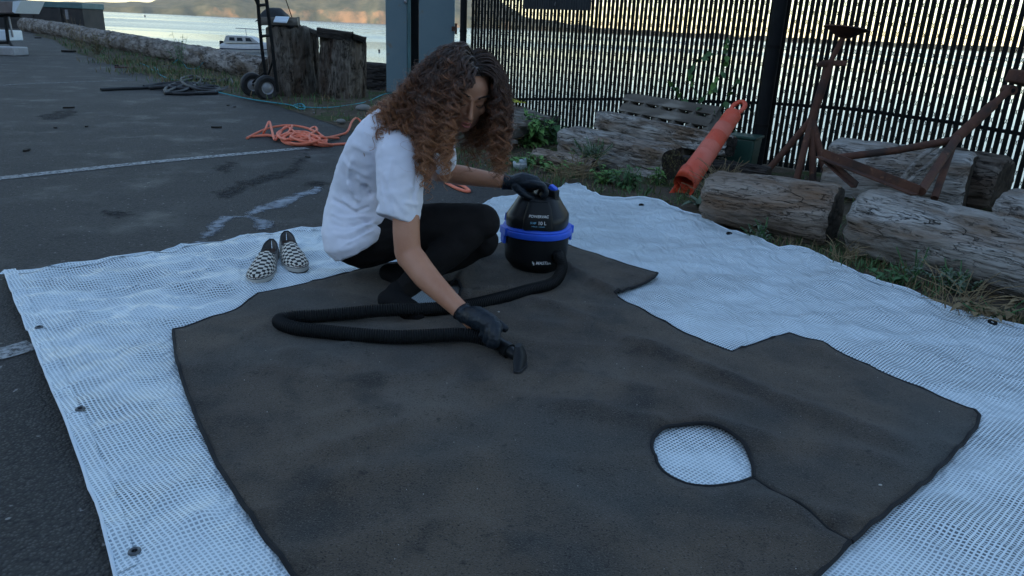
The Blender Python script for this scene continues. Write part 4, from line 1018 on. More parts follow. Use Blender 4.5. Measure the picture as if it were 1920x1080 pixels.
mb = MB(); mb.tube([lerp(w0, w1, .35), lerp(w0, w1, .62)], .0255, 16); part('wand_collar', mb, K['gloss_black'], wand)
# brush nozzle standing on the carpet
n0 = dep(974, 655, 2.09); n1 = dep(975, 700, 2.045); n1.z = .030
dx_ = (n1 - n0)
mb = MB(); sd_ = Vector((.30, .9, 0)).normalized()
fw_ = Vector((.9, -.3, 0))
mb.loft([(n0 + V(-.004, 0, .014), fw_ * .010, sd_ * .016), (lerp(n0, n1, .2), fw_ * .016, sd_ * .026), (lerp(n0, n1, .5), fw_ * .017, sd_ * .036), (lerp(n0, n1, .85), fw_ * .014, sd_ * .040), (n1, fw_ * .013, sd_ * .040)], 20, pw=.6)
noz = part('nozzle_head', mb, K['black_plastic'], vac)
mb = MB(); mb.loft([(n1 + V(0, 0, .004), fw_ * .0150, sd_ * .042), (n1 + V(.001, -.001, -.014), fw_ * .0155, sd_ * .043)], 20, pw=.6); part('bristle_strip', mb, K['rubber'], noz)
vac['vz'] = 0.0
del vac['vz']

# ================================================================== CORDS AND HOSES ON THE GROUND
def cord(name, label, cat, pts_px, r, m, z=None, ends=True, n=8):
    P = []
    for p in pts_px:
        h = p[2] if len(p) > 2 else 0; q = at(p[0], p[1], r + h); P.append(q)
    mb = MB(); mb.tube(even(spline(P, 10), max(.012, r * 1.5)), r, n); return mb
oc = [(463, 259), (480, 250, .01), (505, 240, .03), (540, 235, .05), (575, 240, .04), (600, 252, .03), (612, 264, .02), (590, 270), (560, 272), (535, 268), (527, 258, .01), (540, 248, .03), (565, 247, .05), (580, 258, .05), (600, 268, .03), (625, 272), (600, 273), (570, 262, .03),
      (548, 244, .05), (535, 238, .05), (522, 255, .02), (515, 262, .01), (510, 245, .05), (505, 228, .09), (498, 242, .05), (495, 252), (515, 255, .01), (545, 262, .03), (590, 258, .05), (618, 258, .02), (635, 259, .0)]
oc2 = [(528, 263), (560, 258, .02), (590, 264, .03), (612, 267, .01), (598, 250, .04), (582, 243, .05), (590, 238, .05), (594, 244, .05), (580, 255, .06), (588, 270, .02), (610, 272, .0), (640, 270, .0), (668, 270, .0), (720, 285), (790, 315), (850, 350), (880, 359), (860, 345, .0), (800, 330)]
oc3 = [(540, 265, .01), (575, 252, .06), (600, 262, .05), (560, 270, .02), (532, 262, .01), (550, 250, .06), (600, 256, .05), (612, 262, .02), (575, 266, .04), (545, 256, .05), (570, 247, .06), (605, 258, .03), (640, 252, .0), (652, 246, .02), (660, 228, .06), (670, 222, .05), (690, 240, .0), (740, 270), (800, 300), (846, 335)]
oc4 = [(480, 255), (500, 253), (520, 256, .02), (545, 250, .05), (575, 258, .04), (605, 266, .02), (590, 262, .04), (560, 254, .05), (535, 262, .03), (520, 250, .03), (548, 235, .07), (530, 258, .02), (505, 254, .01), (470, 256)]
mb = cord('', '', '', oc, .0105, None)
for q in (oc2, oc3, oc4): m2 = cord('', '', '', q, .0105, None); mb.add(m2.v, m2.f)
# the strands above are one tangled cord; join their ends
solo('extension_cord', mb, K['orange_cord'], 'tangled heap of salmon orange cord on the asphalt behind the person', 'cord')
bh = [(189, 168), (230, 166), (268, 165), (300, 162, .01), (345, 155, .03), (380, 158, .04), (410, 165, .02), (395, 173), (340, 176), (310, 172), (320, 160, .03), (360, 148, .05), (395, 150, .05), (425, 152, .04), (434, 158, .02), (420, 168), (385, 170, .02), (350, 160, .05), (340, 148, .05), (362, 143, .05), (378, 150, .05), (350, 168, .02), (310, 175), (340, 162, .03), (400, 155, .04), (430, 148, .05), (434, 160, .02), (400, 170), (370, 175), (408, 174)]
bh2 = [(270, 163), (300, 158, .02), (340, 156, .04), (390, 162, .03), (408, 168, .01), (380, 165, .03), (330, 160, .03), (280, 165), (310, 163, .02), (350, 166, .02), (400, 162, .04), (412, 166, .01)]
mb = cord('', '', '', bh, .021, None, n=9); m2 = cord('', '', '', bh2, .024, None, n=9); mb.add(m2.v, m2.f)
solo('water_hose', mb, K['rubber'], 'heap of thick black hose lying on the asphalt near the grass edge', 'hose')
tr_ = [(262, 118, .03), (278, 125, .03), (292, 136, .02), (297, 132, .03), (288, 126, .03), (300, 140, .02), (320, 148, .02), (345, 152, .02), (400, 170, .02), (432, 178, .02), (470, 186, .02), (510, 192, .02), (545, 197, .02), (562, 204, .03), (572, 203, .03), (566, 195, .03), (552, 197, .03), (575, 201, .02), (610, 202, .02), (650, 198, .02), (690, 190, .02), (722, 176, .03), (760, 172, .03)]
mb = cord('', '', '', tr_, .0075, None, n=7); solo('rope', mb, K['teal_rope'], 'thin teal rope snaking through the grass past the stumps', 'rope')
mb = cord('', '', '', [(325, 118, .10), (335, 112, .16), (345, 120, .06), (352, 128, .03), (370, 128, .03), (380, 118, .14), (392, 114, .14), (400, 122, .04)], .006, None, n=6); solo('rope', mb, K['teal_rope'], 'loose teal rope loop in the grass below the driftwood log', 'rope')
mb = cord('', '', '', [(215, 126), (240, 127), (262, 128), (275, 126)], .012, None, n=6); solo('rope', mb, mat('maroon_rope', (.09, .03, .035), .8), 'short dark red rope end at the grass edge', 'rope')
# bits of debris on the asphalt
r = random.Random(9); K['debris'] = mat('dark_debris', (.022, .018, .015), .9)
def chip(px, size, seed):
    rr_ = random.Random(seed); p = at(*px); mb = MB(); n = 7
    poly = [(size * (1 + .5 * rr_.random()) * math.cos(q * 2 * math.pi / n) * 1.5, size * (1 + .5 * rr_.random()) * math.sin(q * 2 * math.pi / n) * .6) for q in range(n)]
    mb.prism(poly, 0, size * .5); return solo('bark_chip', mb, K['debris'], None, None, 'bark chips scattered on the asphalt', M=Matrix.Translation((p.x, p.y, .001)) @ Matrix.Rotation(rr_.uniform(0, 3), 4, 'Z'), smooth=False)
for i, (px, s_, lb) in enumerate([((50, 283), .028, 'greenish flat chip lying on the asphalt by the white line'), ((72, 72), .07, 'dark lump beside the far log on the asphalt'), ((104, 240), .02, 'dark chip left of another on the open asphalt'), ((162, 238), .02, 'dark chip right of another on the open asphalt'), ((130, 203), .03, 'thin dark chip above the two chips on the asphalt'), ((428, 198), .02, 'dark chip below the black hose heap'),
                        ((440, 201), .018, 'dark chip just below the hand truck wheels'), ((405, 240), .03, 'flat dark smear chip left of the orange cord'), ((130, 98), .09, 'dark curled scrap near the far log end'), ((219, 124), .05, 'black scrap at the end of the red rope'), ((577, 295), .015, 'black pebble right of the end of the white line')]):
    o = chip(px, s_, i); o['label'] = lb; o['category'] = 'chip'

# ================================================================== THE PERSON
def voxel(mb, size, smooth, name='tmp', fac=.5):
    me = bpy.data.meshes.new(name); me.from_pydata(mb.v, [], mb.f); me.update()
    o = bpy.data.objects.new(name, me); C.objects.link(o)
    r_ = o.modifiers.new('r', 'REMESH'); r_.mode = 'VOXEL'; r_.voxel_size = size; r_.adaptivity = 0
    s_ = o.modifiers.new('s', 'SMOOTH'); s_.factor = fac; s_.iterations = smooth
    bpy.context.view_layer.update(); dg = bpy.context.evaluated_depsgraph_get()
    m2 = bpy.data.meshes.new_from_object(o.evaluated_get(dg)); bpy.data.objects.remove(o)
    n = len(m2.vertices); co = np.empty(n * 3); m2.vertices.foreach_get('co', co); co = co.reshape(-1, 3)
    m2.update(); no = np.empty(n * 3); m2.vertices.foreach_get('normal', no); no = no.reshape(-1, 3)
    return m2, co, no
def put(name, me, co, m, root, inv, **k):
    q = np.c_[co, np.ones(len(co))] @ np.array(inv).T; me.vertices.foreach_set('co', q[:, :3].ravel()); me.materials.clear(); me.materials.append(m)
    me.polygons.foreach_set('use_smooth', [True] * len(me.polygons)); me.update()
    o = bpy.data.objects.new(name, me); C.objects.link(o); o.parent = root; return o
def npz(co, sx, sy, sz, off=0):
    return np.array([noise.noise(Vector((p[0] * sx + off, p[1] * sy, p[2] * sz))) for p in co])
def folddisp(co, no, folds):
    d = np.zeros(len(co))
    for P, h, wd in folds:
        P = [np.array(p) for p in P]; best = np.full(len(co), 9.)
        for a, b in zip(P, P[1:]):
            ab = b - a; q = np.clip(((co - a) @ ab) / (ab @ ab), 0, 1); best = np.minimum(best, np.linalg.norm(co - (a + q[:, None] * ab), axis=1))
        d += h * np.exp(-(best / wd) ** 2)
    return co + no * d[:, None]

person = thing('person', 'person with long curly auburn hair crouching in a white t-shirt, black leggings and black gloves', 'person', V(-.45, 2.6, 0))
PI_ = INV[person.name]
Hc = V(-.19, 2.60, .785); hf = V(.30, -.86, -.41).normalized(); hu = V(.235, -.25, .95); hu = (hu - hf * hu.dot(hf)).normalized(); hl = hu.cross(hf)
def hp3(a, b, c): return Hc + hl * a + hf * b + hu * c
HM = Matrix((hl, hf, hu)).transposed()
J = dict(hipR=dep(682, 452, 2.72), kneeR=dep(902, 414, 2.66), ankR=dep(741, 556, 2.53), hipL=dep(690, 442, 2.93), kneeL=dep(902, 450, 2.84), ankL=dep(772, 518, 2.86),
         shR=dep(746, 296, 2.58), elR=dep(768, 478, 2.45), wrR=dep(874, 592, 2.255), shL=dep(815, 265, 2.90), elL=dep(822, 322, 3.05), wrL=dep(958, 343, 3.04))
J['elR2'] = dep(760, 488, 2.45)
# ---------- skin: arms, neck, head, legs as one continuous mesh
b = MB()
def shapes_legs(b, e):
    for s in 'RL':
        h, k, a = J['hip' + s], J['knee' + s], J['ank' + s]
        b.limb([h, lerp(h, k, .35) + V(0, 0, .012), lerp(h, k, .7) + V(0, 0, .010), k], [.100 + e, .088 + e, .074 + e, .058 + e], 20)
        b.limb([k, lerp(k, a, .3) + V(-.002, 0, -.010), lerp(k, a, .62) + V(-.004, 0, -.008), a], [.054 + e, .056 + e, .044 + e, .033 + e], 18)
        b.ell(k + V(.004, 0, -.004), .060 + e)
    b.ell(dep(672, 446, 2.72), .104 + e, n=20, m=14); b.ell(dep(680, 440, 2.93), .104 + e, n=20, m=14); b.ell(dep(690, 425, 2.83), (.11 + e, .17 + e, .11 + e), n=20, m=14)
def foot(b, heel, toe, e):
    heel = Vector(heel); toe = Vector(toe)
    b.limb([heel, lerp(heel, toe, .4) + V(0, 0, .008), lerp(heel, toe, .75), toe], [.032 + e, .034 + e, .036 + e, .022 + e], 14)
    sd = (toe - heel).normalized().cross(V(0, 0, 1)); b.ell(lerp(heel, toe, .8) + sd * .014, (.030 + e, .028 + e, .019 + e)); b.ell(lerp(heel, toe, .8) - sd * .014, (.030 + e, .028 + e, .019 + e))
heelR = dep(727, 583, 2.51); toeR = dep(783, 597, 2.42); toeR.z = .040; heelR.z = max(heelR.z, .055)
heelL = dep(728, 548, 2.83); toeL = dep(768, 543, 2.74); toeL.z = .040; heelL.z = .05
shapes_legs(b, 0); foot(b, heelR, toeR, 0); foot(b, heelL, toeL, 0)
b.limb([J['ankR'], heelR + V(.01, 0, 0)], [.034, .034]); b.limb([J['ankL'], heelL + V(.01, 0, 0)], [.034, .034])
# torso core
tor = [dep(688, 425, 2.83), dep(700, 370, 2.80), dep(725, 310, 2.77), dep(760, 255, 2.74), dep(790, 228, 2.71)]
b.limb(tor, [.11, .10, .115, .10, .06], 20)
b.limb([lerp(J['shR'], tor[3], .0), tor[3], J['shL']], [.05, .08, .05])
b.limb([tor[4] + V(-.01, 0, -.02), Hc - hu * .075 - hf * .03, Hc - hu * .03 - hf * .03], [.058, .050, .056], 16)
# arms
EL = dep(765, 474, 2.45)
b.limb([J['shR'], dep(760, 390, 2.50), dep(762, 440, 2.465), EL], [.055, .0475, .0465, .0460], 20)
b.limb([EL, dep(777, 490, 2.43), dep(800, 520, 2.38), dep(838, 558, 2.31), J['wrR'], lerp(EL, J['wrR'], 1.1)], [.0450, .0475, .0445, .0345, .0275, .0265], 20)
b.limb([dep(758, 470, 2.455), dep(762, 486, 2.44)], [.036, .033], 14)
b.limb([J['shL'], lerp(J['shL'], J['elL'], .5), J['elL']], [.052, .048, .042], 16)
b.limb([J['elL'], lerp(J['elL'], J['wrL'], .35), lerp(J['elL'], J['wrL'], .7), J['wrL'], lerp(J['elL'], J['wrL'], 1.1)], [.042, .041, .033, .026, .026], 16)
# hands: palm and five bent fingers, shared by skin (thin) and gloves
GR = HP[-1]; gax = (w1 - w0).normalized()               # the wand the right hand closes on
def hand_R(b, e):
    wr = J['wrR']; up = V(0, 0, 1)
    kn = dep(918, 620, 2.17) + V(0, 0, .022)                          # knuckle row centre
    acr = (kn - wr).normalized().cross(V(0, -.35, 1)).normalized()       # across the palm
    b.limb([wr, lerp(wr, kn, .45) + V(0, 0, .006), kn], [.027 + e, .036 + e, .031 + e], 14)
    ks = [kn + gax * t for t in (.030, .010, -.011, -.031)]
    b.limb([lerp(wr, kn, .5) + gax * .015, ks[0]], [.028 + e, .021 + e]); b.limb([lerp(wr, kn, .5) - gax * .012, ks[3]], [.028 + e, .020 + e])
    out = V(.25, -.55, -.1).normalized(); 
    for i, k in enumerate(ks):
        ln = (.95, 1.05, 1.0, .85)[i]
        ctr = w0.lerp(w1, .15) + gax * (.045 - .022 * i)
        p1 = k + V(.004, -.030, -.006) * ln; p2 = p1 + V(-.001, -.012, -.028) * ln; p3 = p2 + V(-.006, .014, -.016) * ln
        b.limb([k, p1, p2, p3], [.0125 + e, .0115 + e, .0105 + e, .0095 + e], 10)
    t0 = lerp(wr, kn, .35) + V(.012, .016, .0); b.limb([t0, t0 + V(.034, .010, -.008), t0 + V(.066, .0, -.020), t0 + V(.088, -.010, -.032)], [.019 + e, .015 + e, .0125 + e, .0105 + e], 10)
VH = VM @ (Rh @ V(.0, 0, zr + .205))
def hand_L(b, e):
    wr = J['wrL']; kn = dep(1000, 343, 3.02)
    b.limb([wr, lerp(wr, kn, .5) + V(0, 0, .006), kn], [.026 + e, .036 + e, .030 + e], 14)
    ac = V(.25, -.9, .0).normalized()
    for i, s in enumerate((.034, .012, -.011, -.033)):
        k = kn + ac * s; ln = (.85, 1.0, 1.02, .9)[i]
        p1 = k + V(.034, -.006, -.006) * ln; p2 = p1 + V(.016, -.004, -.026) * ln; p3 = p2 + V(-.010, 0, -.018) * ln
        b.limb([lerp(wr, kn, .55) + ac * s * .6, k, p1, p2, p3], [.022 + e, .0135 + e, .0115 + e, .0105 + e, .0095 + e], 10)
    t0 = lerp(wr, kn, .25) + V(0, -.024, -.012); b.limb([t0, t0 + V(.026, -.016, -.020), t0 + V(.050, -.016, -.034), t0 + V(.068, -.010, -.040)], [.018 + e, .014 + e, .012 + e, .010 + e], 10)
hand_R(b, -.0015); hand_L(b, -.0015)
# head
b.ell(hp3(0, -.022, .028), (.078, .100, .092), HM, 28, 20)
b.ell(hp3(0, .028, -.028), (.062, .062, .082), HM, 24, 18)
b.ell(hp3(0, .050, .040), (.060, .036, .048), HM, 20, 14)
b.ell(hp3(0, .056, -.088), (.034, .030, .028), HM, 16, 12)       # chin
b.limb([hp3(-.058, -.005, -.055), hp3(-.042, .030, -.082), hp3(0, .050, -.098), hp3(.042, .030, -.082), hp3(.058, -.005, -.055)], [.018, .020, .020, .020, .018], 12)
for s in (-1, 1):
    b.ell(hp3(s * .040, .058, -.022), (.025, .020, .022), HM, 16, 12)      # cheek
    b.ell(hp3(s * .031, .0745, .010), (.0155, .0125, .0115), HM, 16, 12)      # closed lid over the eye
    b.limb([hp3(s * .012, .086, .026), hp3(s * .032, .083, .032), hp3(s * .050, .070, .026)], [.007, .0075, .006], 10)
    b.ell(hp3(s * .0125, .100, -.036), (.0075, .009, .0065), HM, 12, 10)
    b.ell(hp3(s * .078, -.008, -.008), (.008, .018, .030), HM, 12, 10)
b.limb([hp3(0, .084, .016), hp3(0, .096, -.006), hp3(0, .108, -.024), hp3(0, .112, -.031)], [.0075, .0085, .010, .0115], 12)
b.ell(hp3(0, .082, -.062), (.026, .016, .018), HM, 16, 12)
b.ell(hp3(0, .094, -.0585), (.021, .0075, .0052), HM, 16, 10); b.ell(hp3(0, .092, -.0685), (.018, .0085, .0062), HM, 16, 10)
me, co, no = voxel(b, .0048, 5)
body = put('body', me, co, K['skin'], person, PI_)
# lips, brows, lashes
mb = MB()
L1 = [hp3(-.023, .0865, -.063), hp3(-.012, .0985, -.0595), hp3(-.004, .1035, -.0570), hp3(0, .1035, -.0580), hp3(.004, .1035, -.0570), hp3(.012, .0985, -.0595), hp3(.023, .0865, -.063)]
L2 = [hp3(-.021, .0870, -.064), hp3(-.011, .0980, -.0695), hp3(0, .1015, -.0715), hp3(.011, .0980, -.0695), hp3(.021, .0870, -.064)]
mb.tube(spline(L1, 5), spl1([.001, .0035, .0042, .0038, .0042, .0035, .001], 5, 31), 8, el=.8); mb.tube(spline(L2, 5), spl1([.001, .0042, .0052, .0042, .001], 5, 21), 8, el=.8)
me, co, no = voxel(mb, .0016, 2); put('lips', me, co, K['lip'], person, PI_)
for s in (-1, 1):
    mb = MB(); r = random.Random(3 + s)
    for i in range(60):
        t = i / 59; base = hp3(s * lerp(.012, .052, t), lerp(.0955, .078, t ** 1.6), .034 + .008 * math.sin(t * 2.4) + r.uniform(-.0028, .0028))
        mb.tube([base, base + hl * s * .008 + hu * r.uniform(-.001, .004) + hf * .0006], [.0009, .0003], 4)
    part('eyebrow', mb, K['brow'], person, kind='stuff', smooth=False)
    mb = MB(); arc = [hp3(s * lerp(.017, .045, t), .0880 - .010 * (2 * t - .9) ** 2, .0035 - .0045 * math.sin(math.pi * t)) for t in [i / 14 for i in range(15)]]
    mb.tube(arc, [.0012] * 15, 5)
    for p in arc[1::2]: mb.tube([p, p + hf * .006 - hu * .005], [.0008, .0002], 4)
    part('eyelashes', mb, K['brow'], person, kind='stuff', smooth=False)
# ---------- socks, leggings, gloves
for s, (h_, t_2, a_) in (('R', (heelR, toeR, J['ankR'])), ('L', (heelL, toeL, J['ankL']))):
    mb = MB(); foot(mb, h_, t_2, .005); mb.limb([a_ + V(.01, 0, .02), h_ + V(.01, 0, 0)], [.040, .038]); me, co, no = voxel(mb, .005, 5)
    co = co + no * (.0015 * npz(co, 30, 30, 30))[:, None]; put('sock', me, co, K['sock'], person, PI_)
mb = MB(); shapes_legs(mb, .007); me, co, no = voxel(mb, .0065, 7)
kb = lambda *p: [dep(*q) for q in p]
co = co + no * (.003 * npz(co, 10, 10, 26) + .0016 * npz(co, 30, 22, 50, 5))[:, None]
co = folddisp(co, no, [(kb((860, 445, 2.60), (800, 425, 2.62), (740, 430, 2.62)), .005, .008), (kb((880, 452, 2.62), (840, 470, 2.62), (790, 500, 2.56)), -.006, .009), (kb((830, 395, 2.60), (770, 400, 2.6)), .004, .007),
                       (kb((900, 385, 2.66), (880, 440, 2.6)), .003, .006), (kb((750, 540, 2.50), (775, 525, 2.52)), .004, .006), (kb((745, 552, 2.49), (768, 540, 2.5)), .004, .005), (kb((660, 480, 2.66), (720, 500, 2.62)), .004, .008)])
leg = put('leggings', me, co, K['leggings'], person, PI_)
for fn, w_a, w_b in ((hand_R, lerp(J['elR'], J['wrR'], .93), J['wrR']), (hand_L, lerp(J['elL'], J['wrL'], .90), J['wrL'])):
    mb = MB(); fn(mb, .0025); ax = (w_b - w_a).normalized()
    mb.tube([w_a, lerp(w_a, w_b, .5), w_b + ax * .01], [.0335, .031, .029], 20)
    me, co, no = voxel(mb, .0032, 3); co = co + no * (.0012 * npz(co, 60, 60, 90) + .0009 * npz(co, 140, 140, 140, 3))[:, None]
    gl = put('glove', me, co, K['glove'], person, PI_)
    a = ax.orthogonal().normalized(); b2 = ax.cross(a); cuff = MB(); cuff.tube([w_a + a * math.cos(q) * .0335 + b2 * math.sin(q) * .0335 for q in [i * 2 * math.pi / 24 for i in range(25)]], .0018, 6, False)
    part('cuff_bead', cuff, K['glove'], gl)

# ---------- t-shirt
def ringpx(bk, fr, Y, w_, side=(0, 1, 0), Yf=None):
    B = dep(bk[0], bk[1], Y); F_ = dep(fr[0], fr[1], Yf or Y); c = (B + F_) / 2; return (c, (F_ - B) / 2, Vector(side).normalized() * w_)
mb = MB()
mb.loft([ringpx((634, 476), (752, 414), 2.80, .235), ringpx((614, 458), (756, 402), 2.80, .240), ringpx((606, 425), (760, 390), 2.81, .228), ringpx((610, 388), (770, 372), 2.82, .200), ringpx((622, 350), (785, 352), 2.80, .168),
         ringpx((634, 318), (795, 325), 2.78, .165, (.15, 1, 0)), ringpx((648, 288), (803, 296), 2.76, .170, (.25, 1, 0)), ringpx((664, 258), (812, 272), 2.75, .175, (.35, 1, 0)), ringpx((682, 232), (820, 255), 2.74, .165, (.42, 1, 0)),
         ringpx((702, 210), (822, 240), 2.73, .125, (.45, 1, 0)), ringpx((725, 196), (820, 228), 2.72, .080, (.45, 1, 0))], 36)
sl = [(dep(744, 262, 2.63), .062), (dep(748, 290, 2.575), .080), (dep(750, 330, 2.545), .083), (dep(749, 370, 2.515), .080), (dep(746, 400, 2.495), .0765), (dep(744, 414, 2.485), .0760)]
rings = []
for i, (c, rr_) in enumerate(sl):
    t = (sl[min(i + 1, len(sl) - 1)][0] - sl[max(i - 1, 0)][0]).normalized(); t = (t + V(-.18, 0, 0) * (i / 5)).normalized()
    a = V(1, 0, 0) - t * t.x; a.normalize(); rings.append((c, a * rr_, t.cross(a) * rr_ * .92))
mb.loft(rings, 28)
sl2 = [(dep(800, 258, 2.88), .06), (dep(822, 275, 2.95), .066), (dep(828, 300, 3.02), .064)]
mb.limb([s[0] for s in sl2], [s[1] for s in sl2], 18)
me, co, no = voxel(mb, .0062, 6)
co = co + no * (.004 * npz(co, 7, 7, 9) + .0024 * npz(co, 14, 14, 26, 2) + .0020 * npz(co, 34, 34, 60, 7))[:, None]
k_ = lambda *p: [dep(x, y, Y) for x, y, Y in p]
S1_ = 2.64
F_S = [(k_((618, 372, 2.70), (650, 388, S1_), (688, 412, S1_), (720, 425, 2.66)), -.013, .006), (k_((640, 372, 2.66), (668, 392, S1_), (705, 408, S1_)), .008, .007), (k_((614, 398, 2.72), (645, 408, 2.66), (690, 405, S1_)), .007, .006),
       (k_((618, 418, 2.72), (650, 425, 2.66), (700, 410, S1_)), -.009, .006), (k_((622, 436, 2.72), (656, 436, 2.66), (705, 416, S1_)), .006, .006), (k_((628, 446, 2.72), (660, 447, 2.66), (700, 425, S1_)), -.007, .005),
       (k_((684, 350, 2.63), (694, 365, 2.62), (703, 385, 2.62)), -.020, .010), (k_((672, 335, 2.63), (684, 345, 2.63)), .008, .010), (k_((655, 345, 2.64), (670, 375, 2.64), (698, 398, 2.62)), .009, .007),
       (k_((702, 392, 2.60), (698, 350, 2.60), (698, 312, 2.60), (706, 296, 2.60)), -.012, .0055), (k_((700, 306, 2.58), (714, 292, 2.54), (735, 284, 2.52), (768, 280, 2.53)), .0035, .003),
       (k_((786, 300, 2.54), (782, 340, 2.48), (776, 372, 2.46), (782, 395, 2.45)), -.008, .007), (k_((772, 345, 2.46), (786, 372, 2.47)), .008, .006), (k_((720, 330, 2.49), (735, 360, 2.45), (760, 395, 2.43)), .0045, .010), (k_((712, 345, 2.49), (722, 385, 2.45)), .004, .007),
       (k_((640, 300, 2.68), (665, 318, 2.64), (690, 330, 2.62)), .005, .010), (k_((660, 270, 2.66), (690, 285, 2.62)), .004, .010), (k_((790, 385, 2.60), (760, 380, 2.6)), .006, .008)]
_d = co - np.array(CAMP); _z = _d @ np.array(Fv); _px = 960 + FPX * (_d @ np.array(Rv)) / _z; _py = 540 - FPX * (_d @ np.array(Uv)) / _z
def onto(P):      # lay a fold on the cloth facing this way
    out = []
    for p in P:
        d = p - CAMP; z = d.dot(Fv); x, y = 960 + FPX * d.dot(Rv) / z, 540 - FPX * d.dot(Uv) / z
        m = np.hypot(_px - x, _py - y) < 9
        out.append(dep(x, y, float(np.percentile(co[m, 1], 3))) if m.any() else p)
    return spline(out, 4)
F_S += [(k_((640, 462, 2.6), (665, 448, 2.6), (700, 432, 2.6)), .006, .005), (k_((650, 420, 2.6), (690, 428, 2.6), (725, 412, 2.6)), -.007, .005), (k_((626, 400, 2.6), (655, 400, 2.6), (690, 388, 2.6)), -.007, .005),
        (k_((640, 384, 2.6), (662, 404, 2.6), (700, 420, 2.6)), -.009, .005), (k_((660, 300, 2.6), (652, 340, 2.6), (672, 372, 2.6)), .006, .009), (k_((720, 250, 2.6), (715, 280, 2.6)), .005, .008), (k_((735, 300, 2.6), (728, 350, 2.6), (738, 395, 2.6)), .004, .008)]
co = folddisp(co, no, [(onto(P), h * 1.15, w_) for P, h, w_ in F_S])
# hem lines
hemfold = [(k_((704, 394, 2.47), (720, 402, 2.43), (745, 409, 2.41), (770, 412, 2.42), (790, 412, 2.45)), -.0022, .0022), (k_((618, 442, 2.74), (632, 458, 2.70), (655, 459, 2.66), (690, 440, 2.64), (730, 408, 2.64)), -.0022, .0024)]
co = folddisp(co, no, [(onto(P), h, w_) for P, h, w_ in hemfold])
shirt = put('t_shirt', me, co, K['tshirt'], person, PI_)

# ---------- hair: coiled locks falling from the scalp
rng = np.random.default_rng(12)
def ellq(P):   # position in the head's frame relative to the cranium ellipsoid
    q = np.stack([(P - np.array(hp3(0, -.018, .028))) @ np.array(a) for a in (hl, hf, hu)], -1); return q / np.array([.082, .104, .097])
colls = [(np.array(dep(755, 262, 2.74)), .135), (np.array(dep(722, 300, 2.76)), .150), (np.array(dep(700, 345, 2.79)), .165), (np.array(J['shR']), .085), (np.array(J['shL']), .075), (np.array(lerp(J['shR'], J['elR'], .3)), .085), (np.array(hp3(0, .03, -.04)), .070)]
NL = 640; ST = 44; step = .0108
locks = []
part_line = .25
for li_ in range(NL):
    # root: direction on the scalp, keeping the face free
    while True:
        d = rng.normal(size=3); d /= np.linalg.norm(d)
        if d[2] < -.25: continue
        if d[1] > .35 and d[2] < .72 - .1 * abs(d[0]): continue     # face window
        if d[1] > .1 and d[2] < .1: continue
        if abs(d[0]) < .1 and d[1] > .9: continue
        break
    root = np.array(hp3(0, -.018, .028)) + d[0] * .080 * np.array(hl) + d[1] * .102 * np.array(hf) + d[2] * .095 * np.array(hu)
    lam = rng.random() ** .8
    nrm = d[0] * np.array(hl) + d[1] * np.array(hf) + d[2] * np.array(hu); nrm /= np.linalg.norm(nrm)
    sidev = np.array(hl) * (1 if d[0] + rng.normal() * .05 > part_line * .2 else -1)
    v = nrm * (.8 if sidev[0] < 0 else .45) + sidev * (.6 if d[2] > .5 else .25) + np.array([0, 0, .15]); v /= np.linalg.norm(v)
    # wind and volume differ between the sides
    nearside = sidev @ np.array([1., 0, 0]) < 0
    drift = np.array([0., 0, 0])
    if d[1] < -.1: drift = np.array([-.78, .10, 0]) * rng.uniform(.2, 1.2) ** 1.2
    elif nearside: drift = np.array([-.06, -.10, 0]) * rng.uniform(.1, 1.2)
    else: drift = np.array([-.16, -.02, 0]) * rng.uniform(.0, 1)
    Ln = int(ST * rng.uniform(.72, 1.0) * (1.0 if d[1] > -.2 else .95))
    p = root.copy(); path = [p.copy()]
    clear = (1.12 + lam * .40) if nearside else (1.05 + lam * .16)
    if not nearside: Ln = int(Ln * .86)
    if nrm[0] < -.1: clear += .26 * abs(nrm[0]) * rng.random()
    for s in range(Ln - 1):
        g_ = min(1, s / 7)
        tgt = np.array([0, 0, -1.]) + drift
        v = v * (.80 - .12 * g_) + tgt * (.10 + .24 * g_); v /= np.linalg.norm(v)
        p = p + v * step
        q = ellq(p); r_ = np.linalg.norm(q); c_ = min(clear, 1.10) + max(0, clear - 1.10) * min(1, (s + 1) / 9)
        if r_ < c_:
            q2 = q / r_ * c_; w_ = q2 * np.array([.082, .104, .097]); pn = np.array(hp3(0, -.018, .028)) + w_[0] * np.array(hl) + w_[1] * np.array(hf) + w_[2] * np.array(hu)
            k2 = .75 if q[2] > -.6 else .25; p = p + (pn - p) * k2
        # keep the face clear
        qf = np.array([(p - np.array(Hc)) @ np.array(a) for a in (hl, hf, hu)])
        if qf[1] > .0 and -.15 < qf[2] < .085:
            lim = .066 if qf[0] > 0 else .078
            if abs(qf[0]) < lim: p = p + np.array(hl) * ((lim if (qf[0] > 0 if abs(qf[0]) > .01 else not nearside) else -lim) - qf[0]) * .85
        for cc, cr in colls:
            dd = p - cc; l_ = np.linalg.norm(dd)
            if l_ < cr + .012: p = cc + dd / l_ * (cr + .012)
        path.append(p.copy())
    locks.append((np.array(path), lam, d, nearside))
allV, allF, allA = [], [], []; base = 0
